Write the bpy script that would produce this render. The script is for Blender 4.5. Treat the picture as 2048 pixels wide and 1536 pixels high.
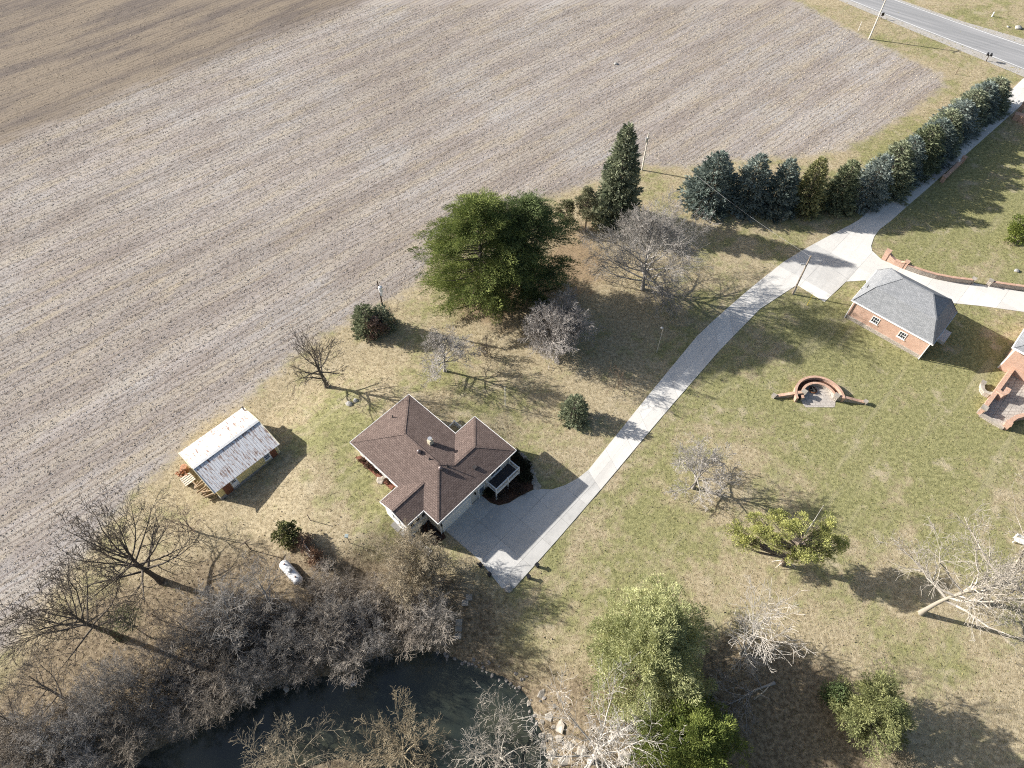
import bpy, math, random
import numpy as np
from mathutils import Vector

R = math.radians
for o in list(bpy.data.objects):
    bpy.data.objects.remove(o)
scene = bpy.context.scene
COL = scene.collection
rng = np.random.default_rng(11)
random.seed(11)

# ------------------------------------------------------------------ camera
CAM_H, PITCH, FPX = 70.0, R(55), 1400.0
cam_d = bpy.data.cameras.new('camera')
cam_d.sensor_width = 36.0
cam_d.lens = FPX / 2048 * 36.0
cam_d.clip_start = 0.5
cam_d.clip_end = 5000
cam = bpy.data.objects.new('camera', cam_d)
cam.location = (0, 0, CAM_H)
cam.rotation_euler = (math.pi / 2 - PITCH, 0, 0)
COL.objects.link(cam)
scene.camera = cam

# ------------------------------------------------------------------ world, sun, exposure
SUN_AZ, SUN_EL = R(180 - 16.0), R(25.5)          # direction towards the sun, from +X
world = bpy.data.worlds.new('World')
scene.world = world
world.use_nodes = True
wn = world.node_tree
wn.nodes.clear()
sky = wn.nodes.new('ShaderNodeTexSky')
sky.sky_type = 'NISHITA'
sky.sun_disc = False
sky.dust_density = 2.5
sky.ozone_density = .6
sky.sun_elevation = SUN_EL
sky.sun_rotation = (math.pi / 2 - SUN_AZ) % (2 * math.pi)
bg = wn.nodes.new('ShaderNodeBackground')
bg.inputs['Strength'].default_value = 0.075
wo = wn.nodes.new('ShaderNodeOutputWorld')
wn.links.new(sky.outputs[0], bg.inputs[0])
wn.links.new(bg.outputs[0], wo.inputs[0])

sun_d = bpy.data.lights.new('sun', 'SUN')
sun_d.energy = 5.0
sun_d.angle = R(0.55)
sun_d.color = (1.0, 0.955, 0.89)
sun = bpy.data.objects.new('sun', sun_d)
tow = Vector((math.cos(SUN_AZ) * math.cos(SUN_EL), math.sin(SUN_AZ) * math.cos(SUN_EL), math.sin(SUN_EL)))
sun.rotation_euler = (-tow).to_track_quat('-Z', 'Y').to_euler()
sun.location = tow * 200
COL.objects.link(sun)

vs = scene.view_settings
vs.view_transform = 'Standard'
vs.look = 'None'
vs.exposure = 0.94
vs.gamma = 1.0
scene.render.engine = 'CYCLES'
scene.cycles.max_bounces = 5
scene.cycles.diffuse_bounces = 2
scene.cycles.glossy_bounces = 2
scene.cycles.use_denoising = False
scene.cycles.filter_width = 1.1

# ------------------------------------------------------------------ surveying: sight lines to points on the ground
SINP, COSP = math.sin(PITCH), math.cos(PITCH)


def sight(px, py, z=0.0):
    u, v = (px - 1024) / FPX, (768 - py) / FPX
    dx, dy, dz = u, COSP + v * SINP, -SINP + v * COSP
    t = (z - CAM_H) / dz
    return np.array([dx * t, dy * t])


def smooth(e0, e1, x):
    t = np.clip((x - e0) / (e1 - e0), 0, 1)
    return t * t * (3 - 2 * t)


def poly_sd(P, poly):
    """signed distance (negative inside) of points P (N,2) to a polygon"""
    poly = np.asarray(poly, float)
    n = len(poly)
    d = np.full(len(P), 1e18)
    ins = np.zeros(len(P), bool)
    for i in range(n):
        a, b = poly[i], poly[(i + 1) % n]
        e = b - a
        w = P - a
        t = np.clip((w @ e) / max(e @ e, 1e-12), 0, 1)
        q = w - t[:, None] * e
        d = np.minimum(d, (q * q).sum(1))
        c = ((a[1] <= P[:, 1]) & (b[1] > P[:, 1])) | ((b[1] <= P[:, 1]) & (a[1] > P[:, 1]))
        if abs(e[1]) > 1e-12:
            xi = a[0] + (P[:, 1] - a[1]) / e[1] * e[0]
            ins ^= c & (P[:, 0] < xi)
    return np.where(ins, -np.sqrt(d), np.sqrt(d))


WATER_Z = -1.15
POND_PX = [(230, 1600), (300, 1525), (400, 1475), (480, 1432), (560, 1387), (640, 1372), (700, 1368), (740, 1338), (800, 1322), (870, 1320),
           (930, 1343), (1000, 1372), (1040, 1402), (1052, 1440), (1072, 1480), (1080, 1540), (1060, 1590), (930, 1590), (860, 1550),
           (760, 1530), (690, 1505), (640, 1520), (560, 1560), (450, 1620)]
POND = np.array([sight(x, y, WATER_Z) for x, y in POND_PX])
HOUSE_O = np.array([-7.46, 29.0])
HTH = R(47.0)
HA, HB = np.array([math.cos(HTH), math.sin(HTH)]), np.array([-math.sin(HTH), math.cos(HTH)])


def terrain(P):
    P = np.atleast_2d(np.asarray(P, float))
    z = -1.45 * (1 - smooth(-1.5, 6.5, poly_sd(P, POND)))
    d = P - HOUSE_O
    a, b = d @ HA, d @ HB
    rr = np.hypot(a - 1.5, b - 9.5)
    z += 1.15 * smooth(1.2, 6.5, b) * (1 - smooth(7.5, 18, rr))
    return z


def G(px, py):
    z = 0.0
    for _ in range(7):
        p = sight(px, py, z)
        z = float(terrain(p)[0])
    return np.array([p[0], p[1], z])


def hgt(base, top):
    """height of an upright thing whose foot and top are sighted at the two image points"""
    g = G(*base)
    d = math.hypot(*g[:2])
    q = sight(*top, g[2])
    D = math.hypot(*q)
    return (D - d) / D * (CAM_H - g[2])


# ------------------------------------------------------------------ node materials
class NT:
    def __init__(s, name):
        s.m = bpy.data.materials.new(name)
        s.m.use_nodes = True
        s.t = s.m.node_tree
        s.bsdf = s.t.nodes['Principled BSDF']
        s.bsdf.inputs['Roughness'].default_value = 0.85
        s.bsdf.inputs['Specular IOR Level'].default_value = 0.25
        s.co = s.n('ShaderNodeTexCoord')

    def n(s, typ, **kw):
        nd = s.t.nodes.new(typ)
        for k, v in kw.items():
            setattr(nd, k, v)
        return nd

    def l(s, a, b):
        s.t.links.new(a, b)

    def put(s, v, sock):
        if isinstance(v, bpy.types.NodeSocket):
            s.l(v, sock)
        elif isinstance(v, (tuple, list)) and len(v) == 3 and sock.type == 'RGBA':
            sock.default_value = (*v, 1)
        else:
            sock.default_value = v

    def mapping(s, scale=(1, 1, 1), rot=(0, 0, 0), src='Object'):
        m = s.n('ShaderNodeMapping')
        m.inputs['Rotation'].default_value = rot
        s.l(s.co.outputs[src], m.inputs['Vector'])
        m2 = s.n('ShaderNodeMapping')
        m2.inputs['Scale'].default_value = scale
        s.l(m.outputs[0], m2.inputs['Vector'])
        return m2.outputs[0]

    def noise(s, scale, detail=3, rough=0.55, vec=None, dist=0.0):
        nd = s.n('ShaderNodeTexNoise')
        nd.inputs['Scale'].default_value = scale
        nd.inputs['Detail'].default_value = detail
        nd.inputs['Roughness'].default_value = rough
        nd.inputs['Distortion'].default_value = dist
        s.l(vec if vec is not None else s.co.outputs['Object'], nd.inputs['Vector'])
        return nd.outputs['Fac']

    def ramp(s, fac, p0, p1, c0=0.0, c1=1.0):
        m = s.n('ShaderNodeMapRange')
        m.interpolation_type = 'SMOOTHSTEP'
        s.put(fac, m.inputs['Value'])
        m.inputs['From Min'].default_value = p0
        m.inputs['From Max'].default_value = p1
        m.inputs['To Min'].default_value = c0
        m.inputs['To Max'].default_value = c1
        return m.outputs['Result']

    def math(s, op, a, b=0.0):
        m = s.n('ShaderNodeMath', operation=op)
        s.put(a, m.inputs[0])
        s.put(b, m.inputs[1])
        return m.outputs[0]

    def mix(s, fac, a, b, blend='MIX'):
        m = s.n('ShaderNodeMix', data_type='RGBA', blend_type=blend)
        s.put(fac, m.inputs['Factor'])
        s.put(a, m.inputs['A'])
        s.put(b, m.inputs['B'])
        return m.outputs['Result']

    def attr(s, name):
        a = s.n('ShaderNodeAttribute', attribute_name=name)
        return a.outputs['Fac']

    def bump(s, h, strength=0.5, dist=0.1, prev=None):
        b = s.n('ShaderNodeBump')
        b.inputs['Strength'].default_value = strength
        b.inputs['Distance'].default_value = dist
        s.l(h, b.inputs['Height'])
        if prev is not None:
            s.l(prev, b.inputs['Normal'])
        return b.outputs['Normal']

    def done(s, col, normal=None, rough=None, spec=None):
        s.put(col, s.bsdf.inputs['Base Color'])
        if normal is not None:
            s.l(normal, s.bsdf.inputs['Normal'])
        if rough is not None:
            s.put(rough, s.bsdf.inputs['Roughness'])
        if spec is not None:
            s.put(spec, s.bsdf.inputs['Specular IOR Level'])
        return s.m


M = {}


def simple(name, c, rough=0.7, var=0.15, scale=3.0, spec=0.3, metal=0.0, bump=0.0):
    t = NT(name)
    n1 = t.noise(scale, 4)
    dark = tuple(x * (1 - var) for x in c)
    lite = tuple(min(1, x * (1 + var)) for x in c)
    col = t.mix(t.ramp(n1, .3, .7), dark, lite)
    t.bsdf.inputs['Metallic'].default_value = metal
    nm = t.bump(t.noise(scale * 6, 3), bump, .05) if bump else None
    M[name] = t.done(col, nm, rough, spec)
    return M[name]


def ground_material(mode='mixed'):
    t = NT('ground_' + mode)
    sd = t.attr('field_sd')
    green = t.attr('green')
    duff = t.attr('duff')
    dark = t.attr('dark_field')
    bare = t.attr('bare')
    dv = lambda n, k: t.math('MULTIPLY', t.math('SUBTRACT', n, .5), k)
    n_fin = t.noise(8.0, 2, .8)
    if mode != 'field':
        n_big = t.noise(.10, 3, .6)
        n_mid = t.noise(.55, 4, .65)
        n_sml = t.noise(2.4, 3, .7)
        g = t.math('ADD', green, dv(n_mid, 2.2))
        g = t.math('ADD', g, dv(n_big, 2.6))
        g = t.math('ADD', g, dv(n_sml, .8))
        straw = t.mix(t.ramp(n_sml, .3, .72), (.275, .224, .140), (.50, .425, .288))
        grass = t.mix(t.ramp(n_sml, .3, .72), (.168, .168, .074), (.345, .332, .160))
        mow = t.noise(1.0, 3, .6, t.mapping((.05, .45, 1), (0, 0, R(-47))))
        g = t.math('ADD', g, dv(mow, 1.3))
        lawn = t.mix(t.ramp(g, .15, 1.0), straw, grass)
        lawn = t.mix(t.ramp(mow, .55, .72, 0, .35), lawn, (.44, .382, .27))
        lawn = t.mix(t.ramp(t.noise(.28, 4, .7), .56, .70, 0, .7), lawn, (.45, .388, .275))
        lawn = t.mix(t.ramp(n_fin, .32, .52, .32, 0), lawn, (.10, .088, .04))
        lawn = t.mix(t.ramp(n_fin, .60, .74, 0, .3), lawn, (.55, .48, .30))
        duffc = t.mix(n_sml, (.185, .130, .082), (.34, .250, .160))
        dm = t.math('ADD', duff, dv(n_mid, 1.3))
        lawn = t.mix(t.ramp(dm, .3, 1.0, 0, .85), lawn, duffc)
        barec = t.mix(t.ramp(n_sml, .3, .7), (.12, .092, .06), (.31, .25, .17))
        bm = t.math('ADD', bare, dv(n_mid, .9))
        lawn = t.mix(t.ramp(bm, .3, .8), lawn, barec)
    if mode != 'lawn':
        # ---- stubble field: rows run along one bearing
        ROW = R(-41.0)
        rv = t.mapping((1, 1, 1), (0, 0, ROW))
        sep = t.n('ShaderNodeSeparateXYZ')
        t.l(rv, sep.inputs[0])
        wob = dv(t.noise(.5, 2), .55)
        yy = t.math('ADD', sep.outputs['Y'], wob)
        row = t.math('SINE', t.math('MULTIPLY', yy, 2 * math.pi / .80))
        st1 = t.noise(1.0, 3, .65, t.mapping((.09, .55, 1), (0, 0, ROW)))
        st2 = t.noise(1.0, 3, .7, t.mapping((.025, .16, 1), (0, 0, ROW)))
        st3 = t.noise(1.0, 3, .7, t.mapping((.10, 1.5, 1), (0, 0, ROW)))
        band = t.math('SINE', t.math('ADD', t.math('MULTIPLY', yy, 2 * math.pi / 6.1), dv(st1, 3.0)))
        f_fin = n_fin
        f_mid = t.noise(1.6, 3, .7)
        f_big = t.noise(.06, 4, .6)
        fc = t.mix(t.ramp(st2, .34, .66), (.305, .265, .24), (.425, .388, .362))
        fc = t.mix(t.ramp(f_big, .44, .66, 0, .7), fc, (.42, .405, .39))
        fc = t.mix(t.ramp(t.noise(1.0, 4, .65, t.mapping((.012, .07, 1), (0, 0, ROW))), .40, .62, .5, 0), fc, (.27, .235, .205))
        fc = t.mix(t.ramp(st1, .48, .72, 0, .6), fc, (.43, .365, .255))
        fc = t.mix(t.ramp(f_mid, .52, .72, 0, .35), fc, (.36, .345, .335))
        rowm = t.math('MULTIPLY', t.ramp(row, .1, 1), t.ramp(st3, .36, .60, .05, .6))
        fc = t.mix(t.ramp(band, .2, 1.0, 0, .34), fc, (.44, .395, .325))
        fc = t.mix(t.ramp(band, -.55, -1.0, 0, .30), fc, (.22, .19, .17))
        fc = t.mix(rowm, fc, (.145, .115, .10))
        fc = t.mix(t.ramp(f_fin, .57, .72, 0, .55), fc, (.60, .545, .46))
        fc = t.mix(t.ramp(f_fin, .28, .44, .55, 0), fc, (.135, .112, .10))
        dk = t.math('ADD', dark, dv(st1, 1.1))
        dc = t.mix(t.ramp(st2, .38, .60), (.145, .122, .108), (.25, .205, .155))
        dc = t.mix(t.ramp(st1, .5, .7, 0, .6), dc, (.265, .22, .165))
        dc = t.mix(t.ramp(f_fin, .5, .72, 0, .7), dc, (.37, .31, .245))
        dc = t.mix(t.ramp(f_fin, .3, .46, .6, 0), dc, (.07, .053, .045))
        dc = t.mix(t.math('MULTIPLY', rowm, .7), dc, (.06, .045, .036))
        fc = t.mix(t.ramp(dk, .2, .85, 0, .95), fc, dc)
    if mode == 'mixed':
        # ---- ragged border
        e = t.math('ADD', sd, dv(t.noise(.45, 4, .75), 5.0))
        e = t.math('ADD', e, dv(n_fin, 1.6))
        col = t.mix(t.ramp(e, 1.3, -1.3), lawn, fc)
    else:
        col = lawn if mode == 'lawn' else fc
    nm = t.bump(n_fin, 1.0, .055 if mode == 'field' else .055)
    M['ground_' + mode] = t.done(col, nm, .95, .1)


for mode in ('lawn', 'field', 'mixed'):
    ground_material(mode)


def brick_mat(name, c1, c2, mortar, bw=.22, bh=.075, msize=.012, bump=.5, off=.5, var=.35, rough=.85):
    t = NT(name)
    b = t.n('ShaderNodeTexBrick')
    b.offset = off
    b.inputs['Scale'].default_value = 1.0
    b.inputs['Brick Width'].default_value = bw
    b.inputs['Row Height'].default_value = bh
    b.inputs['Mortar Size'].default_value = msize
    b.inputs['Mortar Smooth'].default_value = .15
    b.inputs['Color1'].default_value = (*c1, 1)
    b.inputs['Color2'].default_value = (*c2, 1)
    b.inputs['Mortar'].default_value = (*mortar, 1)
    t.l(t.co.outputs['UV'], b.inputs['Vector'])
    n1 = t.noise(1.3, 5, .65)
    n2 = t.noise(9, 3, .7)
    col = t.mix(t.ramp(n1, .3, .75, 0, var), b.outputs['Color'], tuple(x * .62 for x in c1))
    col = t.mix(t.ramp(n2, .35, .75, 0, var), col, tuple(min(1, x * 1.35) for x in c2))
    h = t.math('SUBTRACT', 1.0, b.outputs['Fac'])
    h = t.math('ADD', h, t.math('MULTIPLY', n2, .5))
    M[name] = t.done(col, t.bump(h, bump, .02), rough, .2)
    return M[name]


brick_mat('shingle_brown', (.118, .085, .074), (.205, .155, .135), (.062, .045, .04), .36, .20, .022, .8, .5, .55)
brick_mat('shingle_grey', (.20, .21, .222), (.29, .30, .315), (.14, .147, .158), .33, .15, .008, .6, .5, .3)
brick_mat('brick', (.44, .25, .175), (.56, .355, .265), (.55, .47, .40), .22, .08, .012, .5)
brick_mat('brick_cap', (.48, .29, .20), (.58, .38, .285), (.40, .32, .26), .30, .30, .02, .5)
brick_mat('stone_wall', (.33, .29, .25), (.52, .47, .40), (.22, .19, .17), .42, .19, .03, 1.0, .4, .5)
brick_mat('paver', (.36, .33, .30), (.50, .46, .41), (.24, .21, .19), .62, .45, .03, .5, .4, .4)
brick_mat('siding', (.56, .55, .52), (.60, .59, .56), (.40, .39, .37), 6.0, .15, .014, .6, .5, .12)
brick_mat('siding_white', (.74, .74, .73), (.78, .78, .77), (.58, .58, .57), 6.0, .16, .012, .5, .5, .08)
simple('white_paint', (.78, .78, .77), .5, .06)
simple('dark_glass', (.03, .035, .045), .12, .2, 2, .6)
simple('sun_glass', (.12, .16, .22), .10, .3, 2, .7)
simple('door_white', (.72, .72, .70), .5, .08)
simple('brown_door', (.20, .085, .05), .7, .25, 6)
simple('yellow_siding', (.74, .63, .32), .6, .12, 1.2)
simple('cream_trim', (.70, .64, .46), .6, .10)
simple('foundation', (.30, .29, .28), .9, .25, 4, .2, 0, .4)
simple('dark_deck', (.055, .05, .052), .75, .25, 8)
simple('galv', (.50, .51, .52), .45, .12, 6, .5, .6)
simple('vent_dark', (.05, .045, .045), .5, .2)
simple('vent_brown', (.19, .15, .145), .4, .15, 6, .5, .3)
simple('beige', (.55, .50, .38), .7, .15)
simple('wood_pole', (.30, .25, .20), .9, .3, 5)
simple('pale_pole', (.56, .53, .48), .85, .2, 5)
simple('dark_pole', (.12, .09, .07), .9, .3, 5)
simple('wire', (.42, .42, .42), .6, .1)
simple('black', (.018, .018, .02), .45, .2)
simple('yellow', (.72, .55, .06), .6, .1)
simple('tank_white', (.80, .81, .82), .4, .07, 1.5, .4)
simple('rust', (.30, .12, .05), .85, .35, 8)
simple('orange', (.42, .22, .13), .85, .35, 5)
simple('pallet_wood', (.62, .56, .48), .85, .2, 4)
simple('log', (.34, .26, .18), .9, .35, 9, .2, 0, .4)
simple('log_end', (.55, .43, .28), .9, .2, 9)
simple('boulder', (.36, .35, .33), .9, .3, 3, .2, 0, .6)
simple('riprap', (.25, .23, .21), .9, .35, 1.1, .2, 0, .6)
simple('flagstone', (.36, .325, .275), .9, .25, 1.2, .2, 0, .4)
simple('mulch', (.10, .055, .038), .95, .5, 7, .1, 0, 1.0)
simple('mulch_red', (.22, .10, .07), .95, .5, 7, .1, 0, 1.0)
simple('timber_dark', (.055, .045, .04), .9, .3, 5)
simple('white_line', (.72, .72, .70), .7, .12, 3)
simple('ash', (.03, .028, .027), .95, .4, 6)
simple('car_paint', (.02, .021, .024), .25, .1, 2, .6)
simple('tyre', (.02, .02, .02), .9, .1)
simple('blue_grey', (.26, .31, .31), .6, .15)


def concrete(name, c, stain=.25):
    t = NT(name)
    rnd = t.n('ShaderNodeObjectInfo').outputs['Random']
    n1, n2, n3 = t.noise(.22, 5, .65), t.noise(1.7, 5, .7), t.noise(14, 3, .7)
    col = t.mix(t.ramp(n1, .35, .72, 0, stain * 1.6), c, tuple(x * .74 for x in c))
    col = t.mix(t.ramp(n2, .42, .8, 0, stain), col, tuple(x * .6 for x in c))
    col = t.mix(t.ramp(n3, .35, .75, 0, .22), col, tuple(x * .75 for x in c))
    tr = t.noise(1.0, 4, .65, t.mapping((.07, .9, 1), (0, 0, R(-50))))
    col = t.mix(t.ramp(tr, .48, .75, 0, stain * 1.5), col, tuple(x * .66 for x in c))
    hs = t.n('ShaderNodeHueSaturation')
    t.l(t.ramp(rnd, 0, 1, .93, 1.06), hs.inputs['Value'])
    t.l(col, hs.inputs['Color'])
    M[name] = t.done(hs.outputs[0], t.bump(n3, .15, .02), .9, .2)


concrete('concrete', (.67, .65, .61), .22)
concrete('concrete_old', (.55, .54, .515), .42)
concrete('concrete_grey', (.40, .385, .36), .4)


def asphalt():
    t = NT('asphalt')
    mp = t.mapping((1, 1, 1), (0, 0, R(37)))
    s1 = t.noise(1.0, 3, .6, t.mapping((.05, 1.1, 1), (0, 0, R(36))))
    n3 = t.noise(11, 3, .8)
    col = t.mix(t.ramp(s1, .35, .68), (.27, .275, .28), (.38, .38, .385))
    col = t.mix(t.ramp(n3, .3, .75, .35, 0), col, (.19, .19, .195))
    M['asphalt'] = t.done(col, t.bump(n3, .3, .03), .9, .2)
    t = NT('gravel')
    n3, n1 = t.noise(8, 4, .8), t.noise(.5, 4, .7)
    col = t.mix(n3, (.28, .265, .245), (.55, .53, .50))
    col = t.mix(t.ramp(n1, .4, .75, 0, .6), col, (.36, .32, .25))
    M['gravel'] = t.done(col, t.bump(n3, .6, .06), .95, .1)


asphalt()


def metal_roof():
    t = NT('metal_roof')
    # UV: u along the eave, v up the slope; rust runs down the sheets
    u = t.mapping((5.0, .8, 1), (0, 0, 0), 'UV')
    u2 = t.mapping((11, 2.4, 1), (0, 0, 0), 'UV')
    r1 = t.noise(1.0, 5, .72, u)
    r2 = t.noise(1.0, 4, .8, u2)
    pat = t.noise(.8, 3, .6)
    f = t.math('ADD', r1, t.math('MULTIPLY', t.math('SUBTRACT', r2, .5), .55))
    f = t.math('ADD', f, t.math('MULTIPLY', t.math('SUBTRACT', pat, .5), .25))
    col = t.mix(t.ramp(f, .49, .61), (.66, .665, .675), (.38, .28, .23))
    col = t.mix(t.ramp(f, .59, .67), col, (.15, .075, .055))
    col = t.mix(t.ramp(r2, .5, .8, 0, .25), col, (.50, .49, .48))
    M['metal_roof'] = t.done(col, None, .5, .35)


metal_roof()


def water():
    t = NT('water')
    n = t.noise(.16, 4, .6)
    col = t.mix(t.ramp(n, .35, .7), (.020, .027, .024), (.052, .056, .038))
    nm = t.bump(t.noise(2.2, 3, .5), .05, .05)
    M['water'] = t.done(col, nm, .10, .5)


water()


def tint_mat(name, c0, c1, rough=.85, spec=.15, trans=0.0):
    t = NT(name)
    a = t.attr('tint')
    col = t.mix(a, c0, c1)
    rnd = t.n('ShaderNodeObjectInfo').outputs['Random']
    hs = t.n('ShaderNodeHueSaturation')
    t.l(t.ramp(rnd, 0, 1, .84, 1.16), hs.inputs['Value'])
    t.l(t.ramp(rnd, 0, 1, 1.12, .86), hs.inputs['Saturation'])
    t.l(col, hs.inputs['Color'])
    col = hs.outputs[0]
    if trans:
        d = t.n('ShaderNodeBsdfTranslucent')
        t.l(col, d.inputs['Color'])
        mx = t.n('ShaderNodeMixShader')
        mx.inputs[0].default_value = trans
        out = [n for n in t.t.nodes if n.type == 'OUTPUT_MATERIAL'][0]
        t.l(t.bsdf.outputs[0], mx.inputs[1])
        t.l(d.outputs[0], mx.inputs[2])
        t.l(mx.outputs[0], out.inputs[0])
    M[name] = t.done(col, None, rough, spec)


tint_mat('spruce_blue', (.085, .115, .100), (.38, .44, .40), trans=.25)
tint_mat('spruce_green', (.085, .112, .068), (.39, .42, .27), trans=.25)
tint_mat('spruce_yellow', (.095, .115, .05), (.47, .45, .21), trans=.25)
tint_mat('pine_yellow', (.080, .118, .034), (.37, .42, .135), trans=.25)
tint_mat('pine_dark', (.075, .11, .05), (.28, .34, .165), trans=.25)
tint_mat('pine_light', (.20, .23, .09), (.68, .69, .36), trans=.3)
tint_mat('pine_mid', (.11, .135, .045), (.44, .455, .18), trans=.27)
tint_mat('cedar_gold', (.18, .205, .05), (.66, .66, .20), trans=.3)
tint_mat('magnolia', (.085, .095, .04), (.36, .36, .19), trans=.2)
tint_mat('juniper', (0.1, 0.11, 0.06), (0.26, 0.26, 0.155), trans=0.2)
tint_mat('smoke_green', (.12, .15, .075), (.25, .27, .14), trans=.12)
tint_mat('bronze_leaf', (.10, .060, .045), (.27, .185, .145), trans=.12)
tint_mat('red_twig', (.13, .08, .055), (.29, .185, .13), trans=.12)
tint_mat('dark_shrub', (.020, .022, .013), (.070, .070, .042), trans=.05)
tint_mat('low_heath', (.055, .036, .028), (.15, .105, .08), trans=.05)
tint_mat('bark_grey', (.20, .185, .168), (.46, .43, .395))
tint_mat('bark_lilac', (.22, .20, .185), (.52, .48, .445))
tint_mat('bark_white', (.33, .305, .27), (.60, .56, .50))
tint_mat('bark_dark', (.055, .046, .04), (.17, .148, .125))
tint_mat('bark_thicket', (.17, .145, .118), (.48, .425, .36))
tint_mat('bark_pale', (.30, .27, .23), (.58, .54, .475))
tint_mat('bark_limb', (.22, .195, .16), (.48, .44, .375))
tint_mat('bark_tan', (.22, .18, .125), (.48, .415, .30))
tint_mat('bark_brown', (.16, .12, .09), (.33, .27, .21))
tint_mat('residue', (.26, .215, .175), (.60, .535, .43))
tint_mat('tuft', (.13, .115, .045), (.42, .36, .20))
tint_mat('tuft_green', (.065, .078, .02), (.24, .245, .085))


# ------------------------------------------------------------------ mesh building
class MB:
    def __init__(s):
        s.v, s.f = [], []

    def add(s, verts, faces):
        o = len(s.v)
        s.v += [tuple(map(float, p)) for p in verts]
        s.f += [tuple(i + o for i in f) for f in faces]
        return s

    def box(s, x0, x1, y0, y1, z0, z1):
        return s.add([(x0, y0, z0), (x1, y0, z0), (x1, y1, z0), (x0, y1, z0), (x0, y0, z1), (x1, y0, z1), (x1, y1, z1), (x0, y1, z1)],
                     [(3, 2, 1, 0), (4, 5, 6, 7), (0, 1, 5, 4), (1, 2, 6, 5), (2, 3, 7, 6), (3, 0, 4, 7)])

    def prism(s, poly, z0, z1):
        """vertical prism on a counter-clockwise polygon; z0 and z1 numbers or lists"""
        n = len(poly)
        a = sum(poly[i][0] * poly[(i + 1) % n][1] - poly[(i + 1) % n][0] * poly[i][1] for i in range(n))
        if a < 0:
            poly = poly[::-1]
            if not np.isscalar(z0): z0 = z0[::-1]
            if not np.isscalar(z1): z1 = z1[::-1]
        Z0 = [z0] * n if np.isscalar(z0) else z0
        Z1 = [z1] * n if np.isscalar(z1) else z1
        v = [(p[0], p[1], z) for p, z in zip(poly, Z0)] + [(p[0], p[1], z) for p, z in zip(poly, Z1)]
        return s.add(v, [tuple(range(n))[::-1], tuple(range(n, 2 * n))] + [(i, (i + 1) % n, n + (i + 1) % n, n + i) for i in range(n)])

    def cyl(s, p0, p1, r0, r1=None, n=8):
        r1 = r0 if r1 is None else r1
        p0, p1 = np.array(p0, float), np.array(p1, float)
        d = p1 - p0
        d /= np.linalg.norm(d)
        t = np.cross(d, (0, 0, 1) if abs(d[2]) < .9 else (1, 0, 0))
        t /= np.linalg.norm(t)
        b = np.cross(d, t)
        v = []
        for p, r in ((p0, r0), (p1, r1)):
            for k in range(n):
                a = 2 * math.pi * k / n
                v.append(p + r * (math.cos(a) * t + math.sin(a) * b))
        return s.add(v, [tuple(range(n))[::-1], tuple(range(n, 2 * n))] + [(i, (i + 1) % n, n + (i + 1) % n, n + i) for i in range(n)])

    def bar(s, p0, p1, w, h):
        """box beam between two points; w across, h upright"""
        p0, p1 = np.array(p0, float), np.array(p1, float)
        d = p1 - p0
        d /= np.linalg.norm(d)
        t = np.cross(d, (0, 0, 1) if abs(d[2]) < .95 else (1, 0, 0))
        t /= np.linalg.norm(t)
        b = np.cross(t, d)
        v = [p + sx * t * w / 2 + sy * b * h / 2 for p in (p0, p1) for sx, sy in ((-1, -1), (1, -1), (1, 1), (-1, 1))]
        return s.add(v, [(0, 1, 2, 3), (7, 6, 5, 4), (0, 4, 5, 1), (1, 5, 6, 2), (2, 6, 7, 3), (3, 7, 4, 0)])

    def dome(s, c, r, h, n=10, m=4, z0=0.0):
        v, f = [], []
        for j in range(m):
            a = j / m * math.pi / 2
            for k in range(n):
                t = 2 * math.pi * k / n
                v.append((c[0] + r * math.cos(a) * math.cos(t), c[1] + r * math.cos(a) * math.sin(t), c[2] + z0 + h * math.sin(a)))
        v.append((c[0], c[1], c[2] + z0 + h))
        for j in range(m - 1):
            for k in range(n):
                f.append((j * n + k, j * n + (k + 1) % n, (j + 1) * n + (k + 1) % n, (j + 1) * n + k))
        for k in range(n):
            f.append(((m - 1) * n + k, (m - 1) * n + (k + 1) % n, m * n))
        return s.add(v, f)

    def mesh(s, name, mat=None, smooth=False):
        me = bpy.data.meshes.new(name)
        me.from_pydata(s.v, [], s.f)
        me.update()
        if mat:
            me.materials.append(M[mat])
        uv = me.uv_layers.new(name='UVMap')
        V = np.array(s.v)
        for p in me.polygons:
            n = np.array(p.normal)
            t = np.cross((0, 0, 1), n)
            L = np.linalg.norm(t)
            t = t / L if L > .05 else np.array([1., 0, 0])
            w = np.cross(n, t)
            for li, vi in zip(p.loop_indices, p.vertices):
                uv.data[li].uv = (V[vi] @ t, V[vi] @ w)
            p.use_smooth = smooth
        return me


def link(name, data, parent=None, label=None, cat=None, group=None, kind=None, loc=None, rotz=None):
    o = bpy.data.objects.new(name, data)
    COL.objects.link(o)
    if parent is not None:
        o.parent = parent
    if loc is not None:
        o.location = [float(x) for x in loc]
    if rotz is not None:
        o.rotation_euler = (0, 0, rotz)
    if label: o['label'] = label
    if cat: o['category'] = cat
    if group: o['group'] = group
    if kind: o['kind'] = kind
    return o


def thing(name, label, cat, loc=(0, 0, 0), rotz=0.0, group=None):
    o = link(name, None, None, label, cat, group, None, loc, rotz)
    o.empty_display_size = .3
    return o


def part(name, mb, mat, parent, label=None, smooth=False):
    return link(name, mb.mesh(name, mat, smooth), parent, label)


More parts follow.
